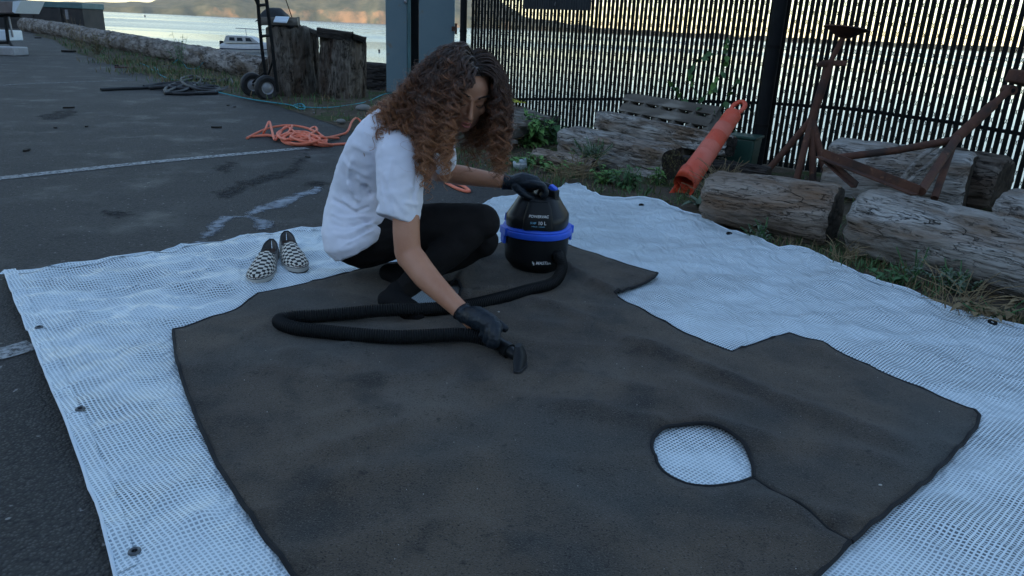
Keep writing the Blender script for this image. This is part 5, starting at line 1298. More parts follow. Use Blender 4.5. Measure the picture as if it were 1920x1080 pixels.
def strand(path, rad0, al, nside=3):
    global base
    n = len(path); t = np.gradient(path, axis=0); t /= np.linalg.norm(t, axis=1)[:, None] + 1e-9
    ref = np.array([.3, .8, .5]); a = np.cross(t, ref); a /= np.linalg.norm(a, axis=1)[:, None] + 1e-9; b_ = np.cross(t, a)
    rr_ = rad0 * np.clip(1.15 - np.linspace(0, 1, n) ** 2.5, .25, 1)
    ang = np.arange(nside) * 2 * np.pi / nside
    vv = path[:, None, :] + rr_[:, None, None] * (np.cos(ang)[None, :, None] * a[:, None, :] + np.sin(ang)[None, :, None] * b_[:, None, :])
    allV.append(vv.reshape(-1, 3)); allA.append(np.repeat(al, nside))
    i = np.arange(n - 1)[:, None] * nside; k = np.arange(nside)[None, :]; k2 = (k + 1) % nside
    f = np.stack([i + k, i + k2, i + nside + k2, i + nside + k], -1).reshape(-1, 4) + base; allF.append(f); base += n * nside
for path, lam, d, near in locks:
    n = len(path); u = np.linspace(0, 1, n * 2); idx = np.arange(n)
    P2 = np.stack([np.interp(u * (n - 1), idx, path[:, k]) for k in range(3)], 1)
    for _ in range(3): P2[1:-1] = (P2[:-2] + 2 * P2[1:-1] + P2[2:]) / 4
    n2 = len(P2); t = np.gradient(P2, axis=0); t /= np.linalg.norm(t, axis=1)[:, None] + 1e-9
    a = np.cross(t, np.array([.2, .9, .3])); a /= np.linalg.norm(a, axis=1)[:, None] + 1e-9; b_ = np.cross(t, a)
    wl = rng.uniform(.050, .110); amp = rng.uniform(.007, .017); ph = rng.uniform(0, 6.3); hand = rng.choice([-1, 1]); L_ = np.cumsum(np.r_[0, np.linalg.norm(np.diff(P2, axis=0), axis=1)])
    env = np.clip((L_ - .03) / .12, 0, 1) ** 1.2
    tone = rng.normal() * .10
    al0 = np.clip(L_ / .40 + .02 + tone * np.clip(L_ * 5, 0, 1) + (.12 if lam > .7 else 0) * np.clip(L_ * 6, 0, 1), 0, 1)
    th = ph + hand * 2 * np.pi * L_ / wl * (1 + .25 * L_ / .4)
    cen = P2 + (amp * env)[:, None] * (np.cos(th)[:, None] * a + np.sin(th)[:, None] * b_)
    strand(cen, .0032, al0 * .75, 4)
    for s in range(11):
        fz = 1.0 if s < 10 else rng.uniform(1.2, 2.3); o1, o2 = rng.normal(size=2) * .0038; p0 = rng.normal() * (.22 if s < 10 else .5); am = amp * rng.uniform(.8, 1.45)
        off = (o1 * a + o2 * b_) * (np.clip(.4 + env, 0, 1.2) * fz)[:, None]
        c2 = P2 + off + (am * env * fz)[:, None] * (np.cos(th + p0)[:, None] * a + np.sin(th + p0)[:, None] * b_)
        m_ = int(n2 * rng.uniform(.8, 1)); strand(c2[:m_], .00085 if fz == 1 else .00042, np.clip(al0[:m_] + rng.normal() * .07, 0, 1), 3)
Vv = np.concatenate(allV); Ff = np.concatenate(allF); Aa = np.concatenate(allA)
q = np.c_[Vv, np.ones(len(Vv))] @ np.array(PI_).T
hm_ = bpy.data.meshes.new('hair'); hm_.vertices.add(len(q)); hm_.vertices.foreach_set('co', q[:, :3].ravel())
hm_.loops.add(len(Ff) * 4); hm_.loops.foreach_set('vertex_index', Ff.ravel().astype('i')); hm_.polygons.add(len(Ff)); hm_.polygons.foreach_set('loop_start', np.arange(0, len(Ff) * 4, 4, dtype='i'))
hm_.polygons.foreach_set('use_smooth', [True] * len(Ff)); hm_.update(calc_edges=True)
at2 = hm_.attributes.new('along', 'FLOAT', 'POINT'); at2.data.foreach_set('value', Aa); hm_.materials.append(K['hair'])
ho_ = bpy.data.objects.new('hair', hm_); C.objects.link(ho_); ho_.parent = person; ho_['kind'] = 'stuff'
# scalp cap under the roots
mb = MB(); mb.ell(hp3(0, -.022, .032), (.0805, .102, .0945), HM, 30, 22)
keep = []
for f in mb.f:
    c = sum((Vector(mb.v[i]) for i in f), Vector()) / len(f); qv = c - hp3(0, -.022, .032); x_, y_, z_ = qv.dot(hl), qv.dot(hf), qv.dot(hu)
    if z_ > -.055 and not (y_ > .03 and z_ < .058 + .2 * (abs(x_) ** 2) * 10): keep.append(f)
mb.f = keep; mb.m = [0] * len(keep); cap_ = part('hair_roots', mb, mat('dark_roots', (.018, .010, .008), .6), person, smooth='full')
print('hair faces', len(Ff))
K['galv_pale'] = mat('dirty_white', (.34, .34, .35), .6, (.26, .26, .26), 5)

# ================================================================== THINGS BY THE WATER
# hand truck
ht = thing('hand_truck', 'black hand truck with two pneumatic wheels leaning at the tall stump', 'hand truck', at(495, 186))
def wheel(px, py, Y, r_, name='wheel'):
    c = dep(px, py, Y); c.z = r_; mb = MB(); M = Matrix.Rotation(rad(90), 3, 'Y'); M = Matrix.Rotation(rad(-52), 3, 'Z') @ M
    mb.lathe([(r_ * .50, -.033), (r_ * .80, -.046), (r_ * .95, -.036), (r_ * 1.0, -.014), (r_ * 1.0, .014), (r_ * .95, .036), (r_ * .80, .046), (r_ * .50, .033)], c, 36, M, cap=False)
    w_ = part(name, mb, K['rubber'], ht)
    mb = MB(); mb.lathe([(.004, -.018), (r_ * .16, -.040), (r_ * .22, -.020), (r_ * .40, -.016), (r_ * .50, -.026), (r_ * .54, -.032), (r_ * .54, .032), (r_ * .40, .016), (r_ * .16, .030), (.004, .030)], c, 28, M, cap=True); part('rim', mb, K['rim_alu'], w_)
    mb = MB(); 
    mb.lathe([(r_ * .30, -.022), (r_ * .30, -.019), (r_ * .40, -.019), (r_ * .40, -.022)], c, 20, M); part('hub_ring', mb, K['steel_dark'], w_)
    return c
wa = wheel(500, 162, 9.62, .155); wb = wheel(473, 158, 10.0, .155)
def f_tube(name, P, r_, root=ht, m='steel_dark', n=8): mb = MB(); mb.tube(P, r_, n); return part(name, mb, K[m], root)
f_tube('frame_rail', [dep(481, -40, 9.75), dep(486, 40, 9.72), dep(492, 100, 9.74), dep(499, 150, 9.76)], .022)
f_tube('frame_rail', [dep(494, -40, 9.55), dep(501, 10, 9.52), dep(510, 80, 9.54), dep(520, 172, 9.56)], .022)
for ya, yb in ((10, 9), (68, 66), (-25, -25)): f_tube('cross_bar', [dep(484 + (ya + 10) * .08, ya, 9.74), dep(498 + (yb + 10) * .12, yb, 9.53)], .018)
f_tube('brace', [dep(513, 110, 9.56), dep(503, 140, 9.62)], .013); f_tube('axle', [wa, wb], .014); f_tube('brace', [dep(496, 135, 9.72), wb + V(0, 0, .02)], .012)
f_tube('handle', [dep(470, -18, 9.7), dep(481, 2, 9.72), dep(484, 10, 9.72)], .018)
mb = MB(); q = dep(512, 182, 9.75); mb.box((q.x + .05, q.y + .10, .012), (.36, .24, .012), Matrix.Rotation(rad(40), 3, 'Z')); part('toe_plate', mb, K['steel_dark'], ht)

# motor boat moored on the bay
def waterp(px, py, z=-2.0): return at(px, py, z)
bp = waterp(447, 97); by = bp.y
k1 = (dep(520, 97, by).x - dep(410, 97, by).x) / 110.0      # metres per pixel there
boat = thing('motor_boat', 'white cabin motor boat with dark stripe and tinted windows moored on the bay', 'boat', V(bp.x, by, -2.0))
def bpnt(px, up, dy_=0): p = dep(px, 97, by); return V(p.x, by + dy_, -2.0 + up)
def bloft(name, rows, m, root=boat, n=20): mb = MB(); mb.loft(rows, n, pw=.7); return part(name, mb, K[m], root)
X0, X1 = bpnt(411, 0).x, bpnt(528, 0).x; L_ = X1 - X0
def hullring(u, z0, z1, hwid): x = lerp(X0, X1, u); return (V(x, by + 1.0, -2.0 + (z0 + z1) / 2), V(0, hwid, 0), V(0, 0, (z1 - z0) / 2))
bloft('hull', [hullring(0, -.2, .62, .80), hullring(.02, -.25, .66, .95), hullring(.4, -.3, .72, 1.05), hullring(.7, -.2, .85, .9), hullring(.9, .0, .98, .45), hullring(1, .5, 1.02, .06)], 'white_boat')
bloft('stripe', [hullring(-.001, .12, .30, .90), hullring(.02, .12, .30, 1.0), hullring(.4, .13, .31, 1.085), hullring(.7, .17, .36, .93), hullring(.88, .25, .45, .5)], 'navy_stripe')
cab0, cab1 = bpnt(420, 0).x, bpnt(487, 0).x
def cabr(u, z, hw_, hx): return V(lerp(cab0, cab1, u), by + 1.0, -2 + z)
mb = MB(); y0, y1 = by + .25, by + 1.75
prof = [(cab0 - .1, .70), (cab0 + .15, 1.28), (cab0 + .35, 1.34), (cab1 - 1.0, 1.32), (cab1 - .75, 1.26), (cab1 - .05, .78)]
vs = [V(x, y, -2 + z) for y in (y0, y1) for x, z in prof]; n = len(prof)
mb.add(vs, [tuple(range(n)), tuple(range(2 * n - 1, n - 1, -1))] + [(i, n + i, n + (i + 1) % n, (i + 1) % n) for i in range(n)]); cb = part('cabin', mb, K['white_boat'], boat, bevel=.03)
span = cab1 - cab0
for a, b_, c_, d_ in ((.14, .30, .15, .29), (.36, .52, .36, .50), (.60, .78, .60, .72)):
    mb = MB(); mb.add([V(cab0 + a * span, y0 - .006, -2 + .90), V(cab0 + b_ * span, y0 - .006, -2 + .90), V(cab0 + d_ * span, y0 - .006, -2 + 1.18), V(cab0 + c_ * span, y0 - .006, -2 + 1.18),
                   V(cab0 + a * span, y0 + .02, -2 + .90), V(cab0 + b_ * span, y0 + .02, -2 + .90), V(cab0 + d_ * span, y0 + .02, -2 + 1.18), V(cab0 + c_ * span, y0 + .02, -2 + 1.18)],
                   [(0, 1, 2, 3), (7, 6, 5, 4), (0, 4, 5, 1), (1, 5, 6, 2), (2, 6, 7, 3), (3, 7, 4, 0)]); part('window', mb, K['window'], cb)
f_tube('rail', [V(cab0 + .1, y0 + .3, -2 + 1.3), V(cab0 + .1, y0 + .3, -2 + 1.45)], .02, boat, 'rim_alu')
f_tube('fishing_rod', [V(bpnt(437, 0).x, by + 1, -2 + 1.95), V(bpnt(492, 0).x, by + 1, -2 + 1.92)], .035, boat, 'rim_alu'); f_tube('mast', [V(bpnt(457, 0).x, by + 1, -2 + 1.3), V(bpnt(456, 0).x, by + 1, -2 + 1.95)], .025, boat, 'rim_alu')
mb = MB(); mb.box(V(X0 - .12, by + 1, -2 + .45), (.28, .35, .75)); mb2 = part('outboard_motor', mb, K['steel_dark'], boat, bevel=.05)
def buoy(px, py, label, r_=.22):
    p = waterp(px, py); t = thing('mooring_buoy', label, 'buoy', p); mb = MB(); mb.lathe([(r_ * .7, -.1), (r_, .1), (r_, r_ * 1.5), (r_ * .75, r_ * 2.3), (r_ * .2, r_ * 2.6)], (0, 0, 0), 20); part('float', mb, K['steel_dark'], t, local=True)
    mb = MB(); mb.lathe([(r_ * 1.02, r_ * .7), (r_ * 1.02, r_ * 1.2)], (0, 0, 0), 20, cap=False); part('band', mb, K['rim_alu'], t, local=True)
    mb = MB(); mb.tube([V(0, 0, r_ * 2.5), V(0, 0, r_ * 3.1)], r_ * .1, 6); part('ring_stem', mb, K['steel_dark'], t, local=True)
buoy(711, 98, 'small dark mooring buoy on the bay beside the gate panel', .11)
buoy(272, 32, 'tiny dark buoy far out on the bay near the opposite shore', .40)
mb = MB(); p = dep(580, 122, 10.9); mb.ell(p + V(.02, .2, -.02), (.10, .07, .12)); solo('white_jug', mb, K['white_gel'], 'white jug glimpsed between the two big stumps', 'jug')

# container beyond the logs
cy_ = 36.0; a = dep(26, 60, cy_); b_ = dep(160, 60, cy_); ztop = dep(160, 7, cy_).z
ct = thing('open_container', 'grimy dark container with a teal rim standing behind the far log', 'container', V((a.x + b_.x) / 2, cy_, 0))
W_ = b_.x - a.x + 1.4; cxx = b_.x - W_ / 2
mb = MB(); mb.box((cxx, cy_ + .9, ztop / 2 - .1), (W_, 1.8, ztop + .2 - .25)); part('side_wall', mb, K['container'], ct, bevel=.02)
mb = MB(); mb.box((cxx, cy_ + .9, ztop - .10), (W_ + .1, 1.9, .26)); part('rim', mb, K['teal_paint'], ct, bevel=.03)
for u in (.22, .50, .78): mb = MB(); mb.box((lerp(cxx - W_ / 2, cxx + W_ / 2, u), cy_ - .05, ztop / 2 - .12), (.16, .10, ztop - .25)); part('rib', mb, K['container'], ct)
mb = MB(); mb.box((cxx + W_ / 2 - .72, cy_ - .03, ztop - .50), (.12, .06, .42)); part('latch_bar', mb, K['rim_alu'], ct)
# boat on trailer at the left edge
by2 = 17.2; q = dep(14, 84, by2)
tr = thing('boat_trailer', 'stained boat bow on a black trailer frame cut by the left edge', 'trailer', V(q.x, by2, 0))
def tp(px, py, dy_=0): p = dep(px, py, by2); return V(p.x, by2 + dy_, p.z)
mb = MB(); P0 = [tp(-160, 2), tp(38, 2), tp(36, 8), tp(28, 25), tp(-160, 27)]; vs = P0 + [p + V(0, .8, 0) for p in P0]; n = 5
mb.add(vs, [tuple(range(n - 1, -1, -1)), tuple(range(n, 2 * n))] + [(i, (i + 1) % n, n + (i + 1) % n, n + i) for i in range(n)]); part('hull', mb, K['hull_brown'], tr, bevel=.02)
mb = MB(); P0 = [tp(25, 3, -.02), tp(40, 1, -.02), tp(36, 10, -.02), tp(29, 25, -.02), tp(24, 22, -.02)]; vs = P0 + [p + V(0, .86, 0) for p in P0]
mb.add(vs, [tuple(range(n - 1, -1, -1)), tuple(range(n, 2 * n))] + [(i, (i + 1) % n, n + (i + 1) % n, n + i) for i in range(n)]); part('bow', mb, K['tarp_hem'], tr)
f_tube('frame_rail', [tp(-160, 31, .2), tp(28, 29, .2)], .035, tr); f_tube('leg', [tp(4, 31, .1), tp(16, 83, .0)], .035, tr); f_tube('leg', [tp(8, 31, .15), tp(16, 70, .15)], .02, tr, 'rim_alu')
f_tube('foot_bar', [tp(-60, 80, 0), tp(18, 80, 0), tp(52, 88, -.5)], .03, tr); f_tube('diagonal_brace', [tp(-20, 45, .1), tp(14, 80, .1)], .02, tr)
mb = MB(); p = tp(-12, 66, .3); mb.box(p, (.60, .5, .22)); part('tool_box', mb, K['tarp_hem'], tr, bevel=.02)
p = at(-20, 103); mb = MB(); mb.box((p.x + .05, p.y + .25, .085), (.95, .5, .17)); solo('step_block', mb, K['galv_pale'], 'low pale block on the asphalt at the left frame edge', 'block', bevel=.02)

# ------------------------------------------------------------------ pallets
zt = .235; A1 = at(945, 241, zt); B1 = at(1026, 220, zt); dB = (at(958, 194, zt) - B1); dB.z = 0
pal = thing('wooden_pallet', 'flat weathered pallet on a dark timber with a yellow cloth on it', 'pallet', V(A1.x, A1.y, 0), group='old wooden pallets by the fence')
ex = (B1 - A1); ex.z = 0; ln = ex.length; ex.normalize(); ey = dB.normalized()
for i in range(5):
    o_ = A1 + ex * ln * (i + .5) / 5; plank('top_board', None, None, o_, o_ + ey * 1.05, ln / 5 * .80, .02, K['pallet'], 20 + i, pal)
for j in (0.03, .5, .97):
    o_ = A1 + ey * 1.05 * j; plank('stringer', None, None, o_ + V(0, 0, -.06), o_ + ex * ln + V(0, 0, -.06), .045, .095, K['pallet'], 30 + int(j * 9), pal)
for i in (0, 2, 4):
    o_ = A1 + ex * ln * (i + .5) / 5 + V(0, 0, -.12); plank('bottom_board', None, None, o_, o_ + ey * 1.05, ln / 5 * .80, .02, K['pallet'], 40 + i, pal)
yc = at(957, 194, zt + .03); mb = MB(); vs = []
for i in range(13):
    for j in range(9):
        u = i / 12 - .5; v = j / 8 - .5; vs.append(yc + V(u * .30, v * .26, .022 + .030 * abs(nz(i * .5, j * .5, 3)) + .05 * max(0, .5 - math.hypot(u, v)) * (1 + nz(i, j, 1))) + V(.03 * nz(j * .6, 1), .03 * nz(i * .6, 5), 0))
mb.add(vs, [(i * 9 + j, (i + 1) * 9 + j, (i + 1) * 9 + j + 1, i * 9 + j + 1) for i in range(12) for j in range(8)])
o = solo('yellow_cloth', mb, K['yellow'], 'crumpled yellow-green cloth lying on the flat pallet', 'cloth', smooth='full'); o.modifiers.new('t', 'SOLIDIFY').thickness = .004
# upturned pallet against the fence
TL = dep(1178, 184, 7.05); TR = dep(1352, 212, 6.25); BL = dep(1160, 232, 6.80); 
pe = (TR - TL); pln = pe.length; pe.normalize(); pd = (BL - TL); pdl = pd.length * 1.75; pd.normalize(); pn = pe.cross(pd).normalized(); pn = pn if pn.y < 0 else -pn
pb = thing('wooden_pallet', 'broken grey pallet tipped up against the fence behind the beams', 'pallet', V(TL.x, TL.y, 0), group='old wooden pallets by the fence')
for i, t in enumerate((.06, .30, .54, .78)):
    o_ = TL + pd * pdl * t; plank('top_board', None, None, o_ + pn * .05, o_ + pe * pln * (1, .96, 1, .9)[i] + pn * .05, .085, .02, K['pallet'], 50 + i, pb, roll=rad(48))
for i in range(6):
    o_ = TL + pe * pln * (.06 + .175 * i); plank('stringer', None, None, o_, o_ + pd * pdl * .85, .085, .085, K['pallet'], 60 + i, pb, roll=.8)
for i, t in enumerate((.1, .45, .8)):
    o_ = TL + pd * pdl * t; plank('back_board', None, None, o_ - pn * .06, o_ + pe * pln - pn * .06, .10, .02, K['wood_dark'], 70 + i, pb, roll=rad(48))

# ------------------------------------------------------------------ orange delineator post
D0 = at(1268, 368, .03); D1 = dep(1392, 190, 5.30); ax = (D1 - D0); DL = ax.length; ax.normalize()
DM = axisM(D0, D1); dl = thing('traffic_post', 'battered red-orange plastic traffic post leaning on the timbers, open end down', 'traffic post', M=DM)
def opened(L0, L1, r0, r1, n=26, cut0=0, seed=1, nl=14):
    vs = []; 
    for i in range(nl + 1):
        t = i / nl; x = lerp(L0, L1, t); rr_ = lerp(r0, r1, t)
        for k in range(n):
            a = 2 * math.pi * k / n; xx = x
            if i == 0 and cut0: xx = x + cut0 * (.5 + .5 * math.sin(a + .6)) + .02 * nz(a * 2, seed)
            d = 1 + .010 * nz(a, x * 4, seed) + .02 * (1 if k % 7 == 0 else 0) ; vs.append((xx, rr_ * d * math.cos(a), rr_ * d * math.sin(a)))
    return vs, [(i * n + k, i * n + (k + 1) % n, (i + 1) * n + (k + 1) % n, (i + 1) * n + k) for i in range(nl) for k in range(n)]
mb = MB(); vs, fs = opened(.06, DL * .84, .078, .056, cut0=.16); mb.add(vs, fs); o = part('tube', mb, K['orange_plastic'], dl, local=True, smooth='full'); k = o.modifiers.new('t', 'SOLIDIFY'); k.thickness = .006; k.offset = -1
mb = MB(); vs, fs = opened(-.10, .14, .075, .076, n=26, seed=3, nl=6); fs = [f for i, f in enumerate(fs) if 13 < (i % 26) < 25]; mb.add(vs, fs); o = part('torn_base', mb, K['orange_in'], dl, local=True, smooth='full'); k = o.modifiers.new('t', 'SOLIDIFY'); k.thickness = .006
for x in (.46, .66, .80):
    mb = MB(); rr_ = lerp(.078, .056, x / .84); vs, fs = opened(DL * x - .045, DL * x + .045, rr_ + .003, rr_ + .0012, seed=5, nl=3); mb.add(vs, fs); part('band', mb, K['orange_tape'] if x < .75 else K['orange_plastic'], dl, local=True, smooth='full')
mb = MB(); mb.lathe([(.058, 0), (.050, .02), (.030, .04)], (DL * .84, 0, 0), 26, Matrix.Rotation(rad(90), 3, 'Y')); part('shoulder', mb, K['orange_plastic'], dl, local=True)
mb = MB(); c = V(DL * .93, 0, 0); mb.tube([c + V(.062 * math.cos(q), .042 * math.sin(q), 0) for q in [i * 2 * math.pi / 24 for i in range(25)]], .016, 10, False); part('handle_loop', mb, K['orange_plastic'], dl, local=True)

# ------------------------------------------------------------------ rusty boat stands
def pipe(name, P, r_, root, n=12): mb = MB(); mb.tube(P, r_, n); return part(name, mb, K['rust'], root)
st = thing('boat_stand', 'upright rusty tripod boat stand with a saucer-shaped head', 'boat stand', at(1500, 345), group='rusty boat stands by the fence')
hub = dep(1521, 228, 5.52); top = dep(1583, 66, 5.58); mid = dep(1556, 118, 5.55)
pipe('outer_tube', [hub + (hub - mid) * .12, hub, lerp(hub, mid, .5), mid], .030, st, 14); pipe('screw_rod', [mid, top], .019, st)
for f, b_ in ((at(1425, 338), .9), (at(1490, 352), .9), (at(1524, 352), 1), (at(1556, 356), 1)): pipe('leg', [hub + (mid - hub) * .05, lerp(hub, f, .5) + V(0, 0, .01), f + V(0, 0, .01)], .025, st)
for s, q in ((-1, dep(1533, 121, 5.50)), (1, dep(1588, 119, 5.5))): 
    mb = MB(); mb.tube([mid, lerp(mid, q, .6), q], [.013, .017, .013], 8, el=1.3); part('wing_nut', mb, K['rust'], st)
mb = MB(); mb.lathe([(.030, -.050), (.060, -.038), (.115, -.004), (.155, .012), (.150, .020), (.110, .006), (.02, -.006)], top + V(.004, 0, .03), 26, Matrix.Rotation(.10, 3, 'Y') @ Matrix.Rotation(-.05, 3, 'X')); hd_ = part('head_plate', mb, K['rust'], st)
pipe('collar', [mid + (hub - mid) * .03, mid + (top - mid) * .05], .032, st)
s2 = thing('boat_stand', 'toppled rusty boat stand lying across the logs, flat head at the right edge', 'boat stand', at(1700, 372), group='rusty boat stands by the fence')
a = dep(1541, 295, 4.45); b_ = dep(1722, 366, 3.83); h2 = dep(1790, 262, 4.35); t2 = dep(1893, 168, 4.45)
def angle(name, p, q, w_, root, upv=V(0, 0, 1)):
    ax_ = (q - p).normalized(); sd = ax_.cross(upv).normalized(); u2 = sd.cross(ax_); mb = MB()
    pr = [(0, 0), (w_, 0), (w_, .008), (.008, .008), (.008, w_), (0, w_)]
    vs = [e + sd * x + u2 * y for e in (p, q) for x, y in pr]; n = 6
    mb.add(vs, [tuple(range(n - 1, -1, -1)), tuple(range(n, 2 * n))] + [(i, (i + 1) % n, n + (i + 1) % n, n + i) for i in range(n)]); return part(name, mb, K['rust'], root, smooth=False)
angle('angle_iron', a, b_, .052, s2); angle('angle_iron', a + V(.02, .02, -.01), dep(1606, 352, 4.15), .035, s2)
pipe('leg', [dep(1560, 297, 4.42), dep(1680, 282, 4.4), h2], .022, s2); pipe('leg', [b_ + V(.01, .0, .02), lerp(b_, h2, .5), h2 + (t2 - h2) * .05], .024, s2); pipe('leg', [dep(1752, 372, 4.05), lerp(dep(1752, 372, 4.05), h2, .5), h2], .020, s2)
pipe('outer_tube', [h2 - (t2 - h2) * .08, lerp(h2, t2, .7)], .030, s2, 14); pipe('screw_rod', [lerp(h2, t2, .65), t2], .021, s2)
mb = MB(); ax_ = (t2 - h2).normalized(); c = t2 + ax_ * .04; R_ = Matrix((ax_.cross(V(0, 1, 0)).normalized(), V(0, 1, 0), ax_)).transposed()
Rp = Matrix.Rotation(rad(12), 3, 'Y'); mb.box(c + V(.05, 0, .035), (.16, .12, .075), Rp); hp_ = part('head_plate', mb, K['rust'], s2, bevel=.012)
mb = MB(); mb.tube([c + V(-.02, -.03, -.03), c + V(-.02, .05, -.03)], .028, 14); part('pivot_eye', mb, K['rust'], hp_)
mb = MB(); mb.tube([c + V(-.02, -.032, -.03), c + V(-.02, -.026, -.03)], .013, 12); part('bolt_hole', mb, K['steel_dark'], hp_)
mb = MB(); mb.tube(spline([dep(1690, 338, 4.25), dep(1720, 300, 4.3), dep(1760, 272, 4.4), dep(1775, 268, 4.45)], 6), .014, 8); mb2 = MB(); mb2.tube(spline([dep(1700, 342, 4.25), dep(1745, 305, 4.3), dep(1770, 280, 4.4)], 6), .012, 8); mb.add(mb2.v, mb2.f)
solo('driftwood_branch', mb, K['wood'], 'bent pale branch lying behind the toppled stand', 'branch')
# dark green bin by the post
gb = at(1376, 325); gt = thing('green_bin', 'dark green plastic bin wedged between the traffic post and fence post', 'bin', V(1.80, 6.02, 0))
mb = MB(); mb.box((1.80, 6.0, .13), (.20, .18, .26), Matrix.Rotation(-.6, 3, 'Z'), taper=-.12); part('body', mb, K['green_plastic'], gt, bevel=.015)
mb = MB(); mb.box((1.80, 6.0, .268), (.245, .225, .022), Matrix.Rotation(-.6, 3, 'Z')); part('rim', mb, K['green_plastic'], gt, bevel=.006)

# ================================================================== PLANTS
def leafmesh(mb, p, d, up, ln, wd, fold=.25, droop=.3, mi=0):
    d = d.normalized(); s = d.cross(up); s = s.normalized() if s.length > 1e-3 else V(1, 0, 0); u = s.cross(d)
    c = [p, p + d * ln * .35 + u * ln * .06, p + d * ln * .7 + u * ln * .02 - V(0, 0, 1) * ln * droop * .3, p + d * ln - V(0, 0, 1) * ln * droop]
    w_ = [.12, .5, .42, .0]
    vs = []
    for i in range(4): vs += [c[i] - s * wd * w_[i] + u * wd * fold * w_[i], c[i], c[i] + s * wd * w_[i] + u * wd * fold * w_[i]]
    fs = [(3 * i + k, 3 * i + k + 1, 3 * i + k + 4, 3 * i + k + 3) for i in range(3) for k in (0, 1)]
    mb.add(vs, fs, mi)
def blade(mb, p, h, lean, w_, r, mi=0):
    a = r.uniform(0, 6.28); d = V(math.cos(a), math.sin(a), 0); s = V(-d.y, d.x, 0) * w_
    q1 = p + d * lean * .35 + V(0, 0, h * .6); q2 = p + d * lean + V(0, 0, h)
    mb.add([p - s, p + s, q1 + s * .7, q1 - s * .7, q2], [(0, 1, 2, 3), (3, 2, 4)], mi)
# short grass and litter over the verge (nobody could count it)
r = random.Random(21); mb = MB()
gm = [K['leaf_dark'], mat('verge_grass', (.05, .10, .028), .8, (.085, .11, .04), 5), K['dry']]
def dense(x, y): return nz(x * 1.3, y * 1.3, 3) + .5 * nz(x * 4, y * 4, 1)
cnt = 0
xs = [p[0] for p in vpoly]; ys = [p[1] for p in vpoly]
for i in range(52000):
    Y = 2.6 + 24 * r.random() ** 1.9; X = r.uniform(-.95, .78) * Y + .2
    if not inpoly(X, Y, vpoly): continue
    dn = dense(X, Y); left = X < -2.4
    if dn < (-.15 if left else .05) - .25 * r.random(): continue
    if inpoly(X, Y, tarp_out): continue
    d = segd(X, Y, inner, False) if r.random() < .0 else .2
    sz = (.050 if not left else .055) * r.uniform(.5, 1.6) * (1 if Y < 9 else 1.4)
    for k in range(2 if Y < 6 else 1): blade(mb, V(X + r.uniform(-.02, .02), Y + r.uniform(-.02, .02), .015), sz, sz * r.uniform(.2, .9), .0022 + .0006 * Y * .6, r, 0 if r.random() < .35 else (1 if r.random() < (.75 if left or Y > 4.2 else .35) else 2)); cnt += 1
solo('grass', mb, gm, 'short patchy grass and dry blades over the verge', 'grass', kind='stuff', smooth=False)
# straw, fallen leaves, grit
mb = MB()
lm = [K['dry'], K['wood_end'], mat('fallen_leaf', (.20, .13, .05), .85, (.12, .08, .035), 9)]
for i in range(5200):
    Y = 2.4 + 10 * r.random() ** 1.4; X = r.uniform(-.55, .8) * Y
    if not inpoly(X, Y, vpoly) or inpoly(X, Y, tarp_out): continue
    a = r.uniform(0, 6.28); L_ = r.uniform(.012, .06); d = V(math.cos(a), math.sin(a), r.uniform(-.05, .25)) * L_; p = V(X, Y, .03 + r.uniform(0, .015)); s = V(-math.sin(a), math.cos(a), 0) * r.uniform(.0015, .006)
    mb.add([p - s, p + s, p + d + s * .6, p + d - s * .6], [(0, 1, 2, 3)], r.choice([0, 0, 1, 2]))
solo('leaf_litter', mb, lm, 'dry straw, bark and fallen leaves on the verge', 'litter', kind='stuff', smooth=False)
mb = MB()
for i in range(420):
    Y = 2.5 + 9 * r.random(); X = r.uniform(-.5, .8) * Y
    if inpoly(X, Y, vpoly) and not inpoly(X, Y, tarp_out): mb.ell((X, Y, .025), (r.uniform(.006, .018), r.uniform(.006, .018), r.uniform(.004, .010)), n=6, m=4)
solo('gravel', mb, K['stone'], 'loose grey grit and pebbles on the verge', 'gravel', kind='stuff')
for (px, s_, lb) in (((682, 212), .09, 'grey rounded stone in the grass behind the orange cord'), ((640, 235), .05, 'small pale stone at the edge of the asphalt near the cord'), ((447, 139), .09, 'pale stone in the grass by the hand truck wheel')):
    p = at(*px); mb = MB(); mb.ell((0, 0, s_ * .4), (s_, s_ * .7, s_ * .5), n=14, m=9); mb.v = [(x * (1 + .2 * nz(x * 20, y * 20, z * 20)), y * (1 + .2 * nz(x * 15, y * 22, 3)), z) for x, y, z in mb.v]
    solo('stone', mb, K['stone'], lb, 'stone', smooth='full', M=Matrix.Translation((p.x, p.y, .02)))
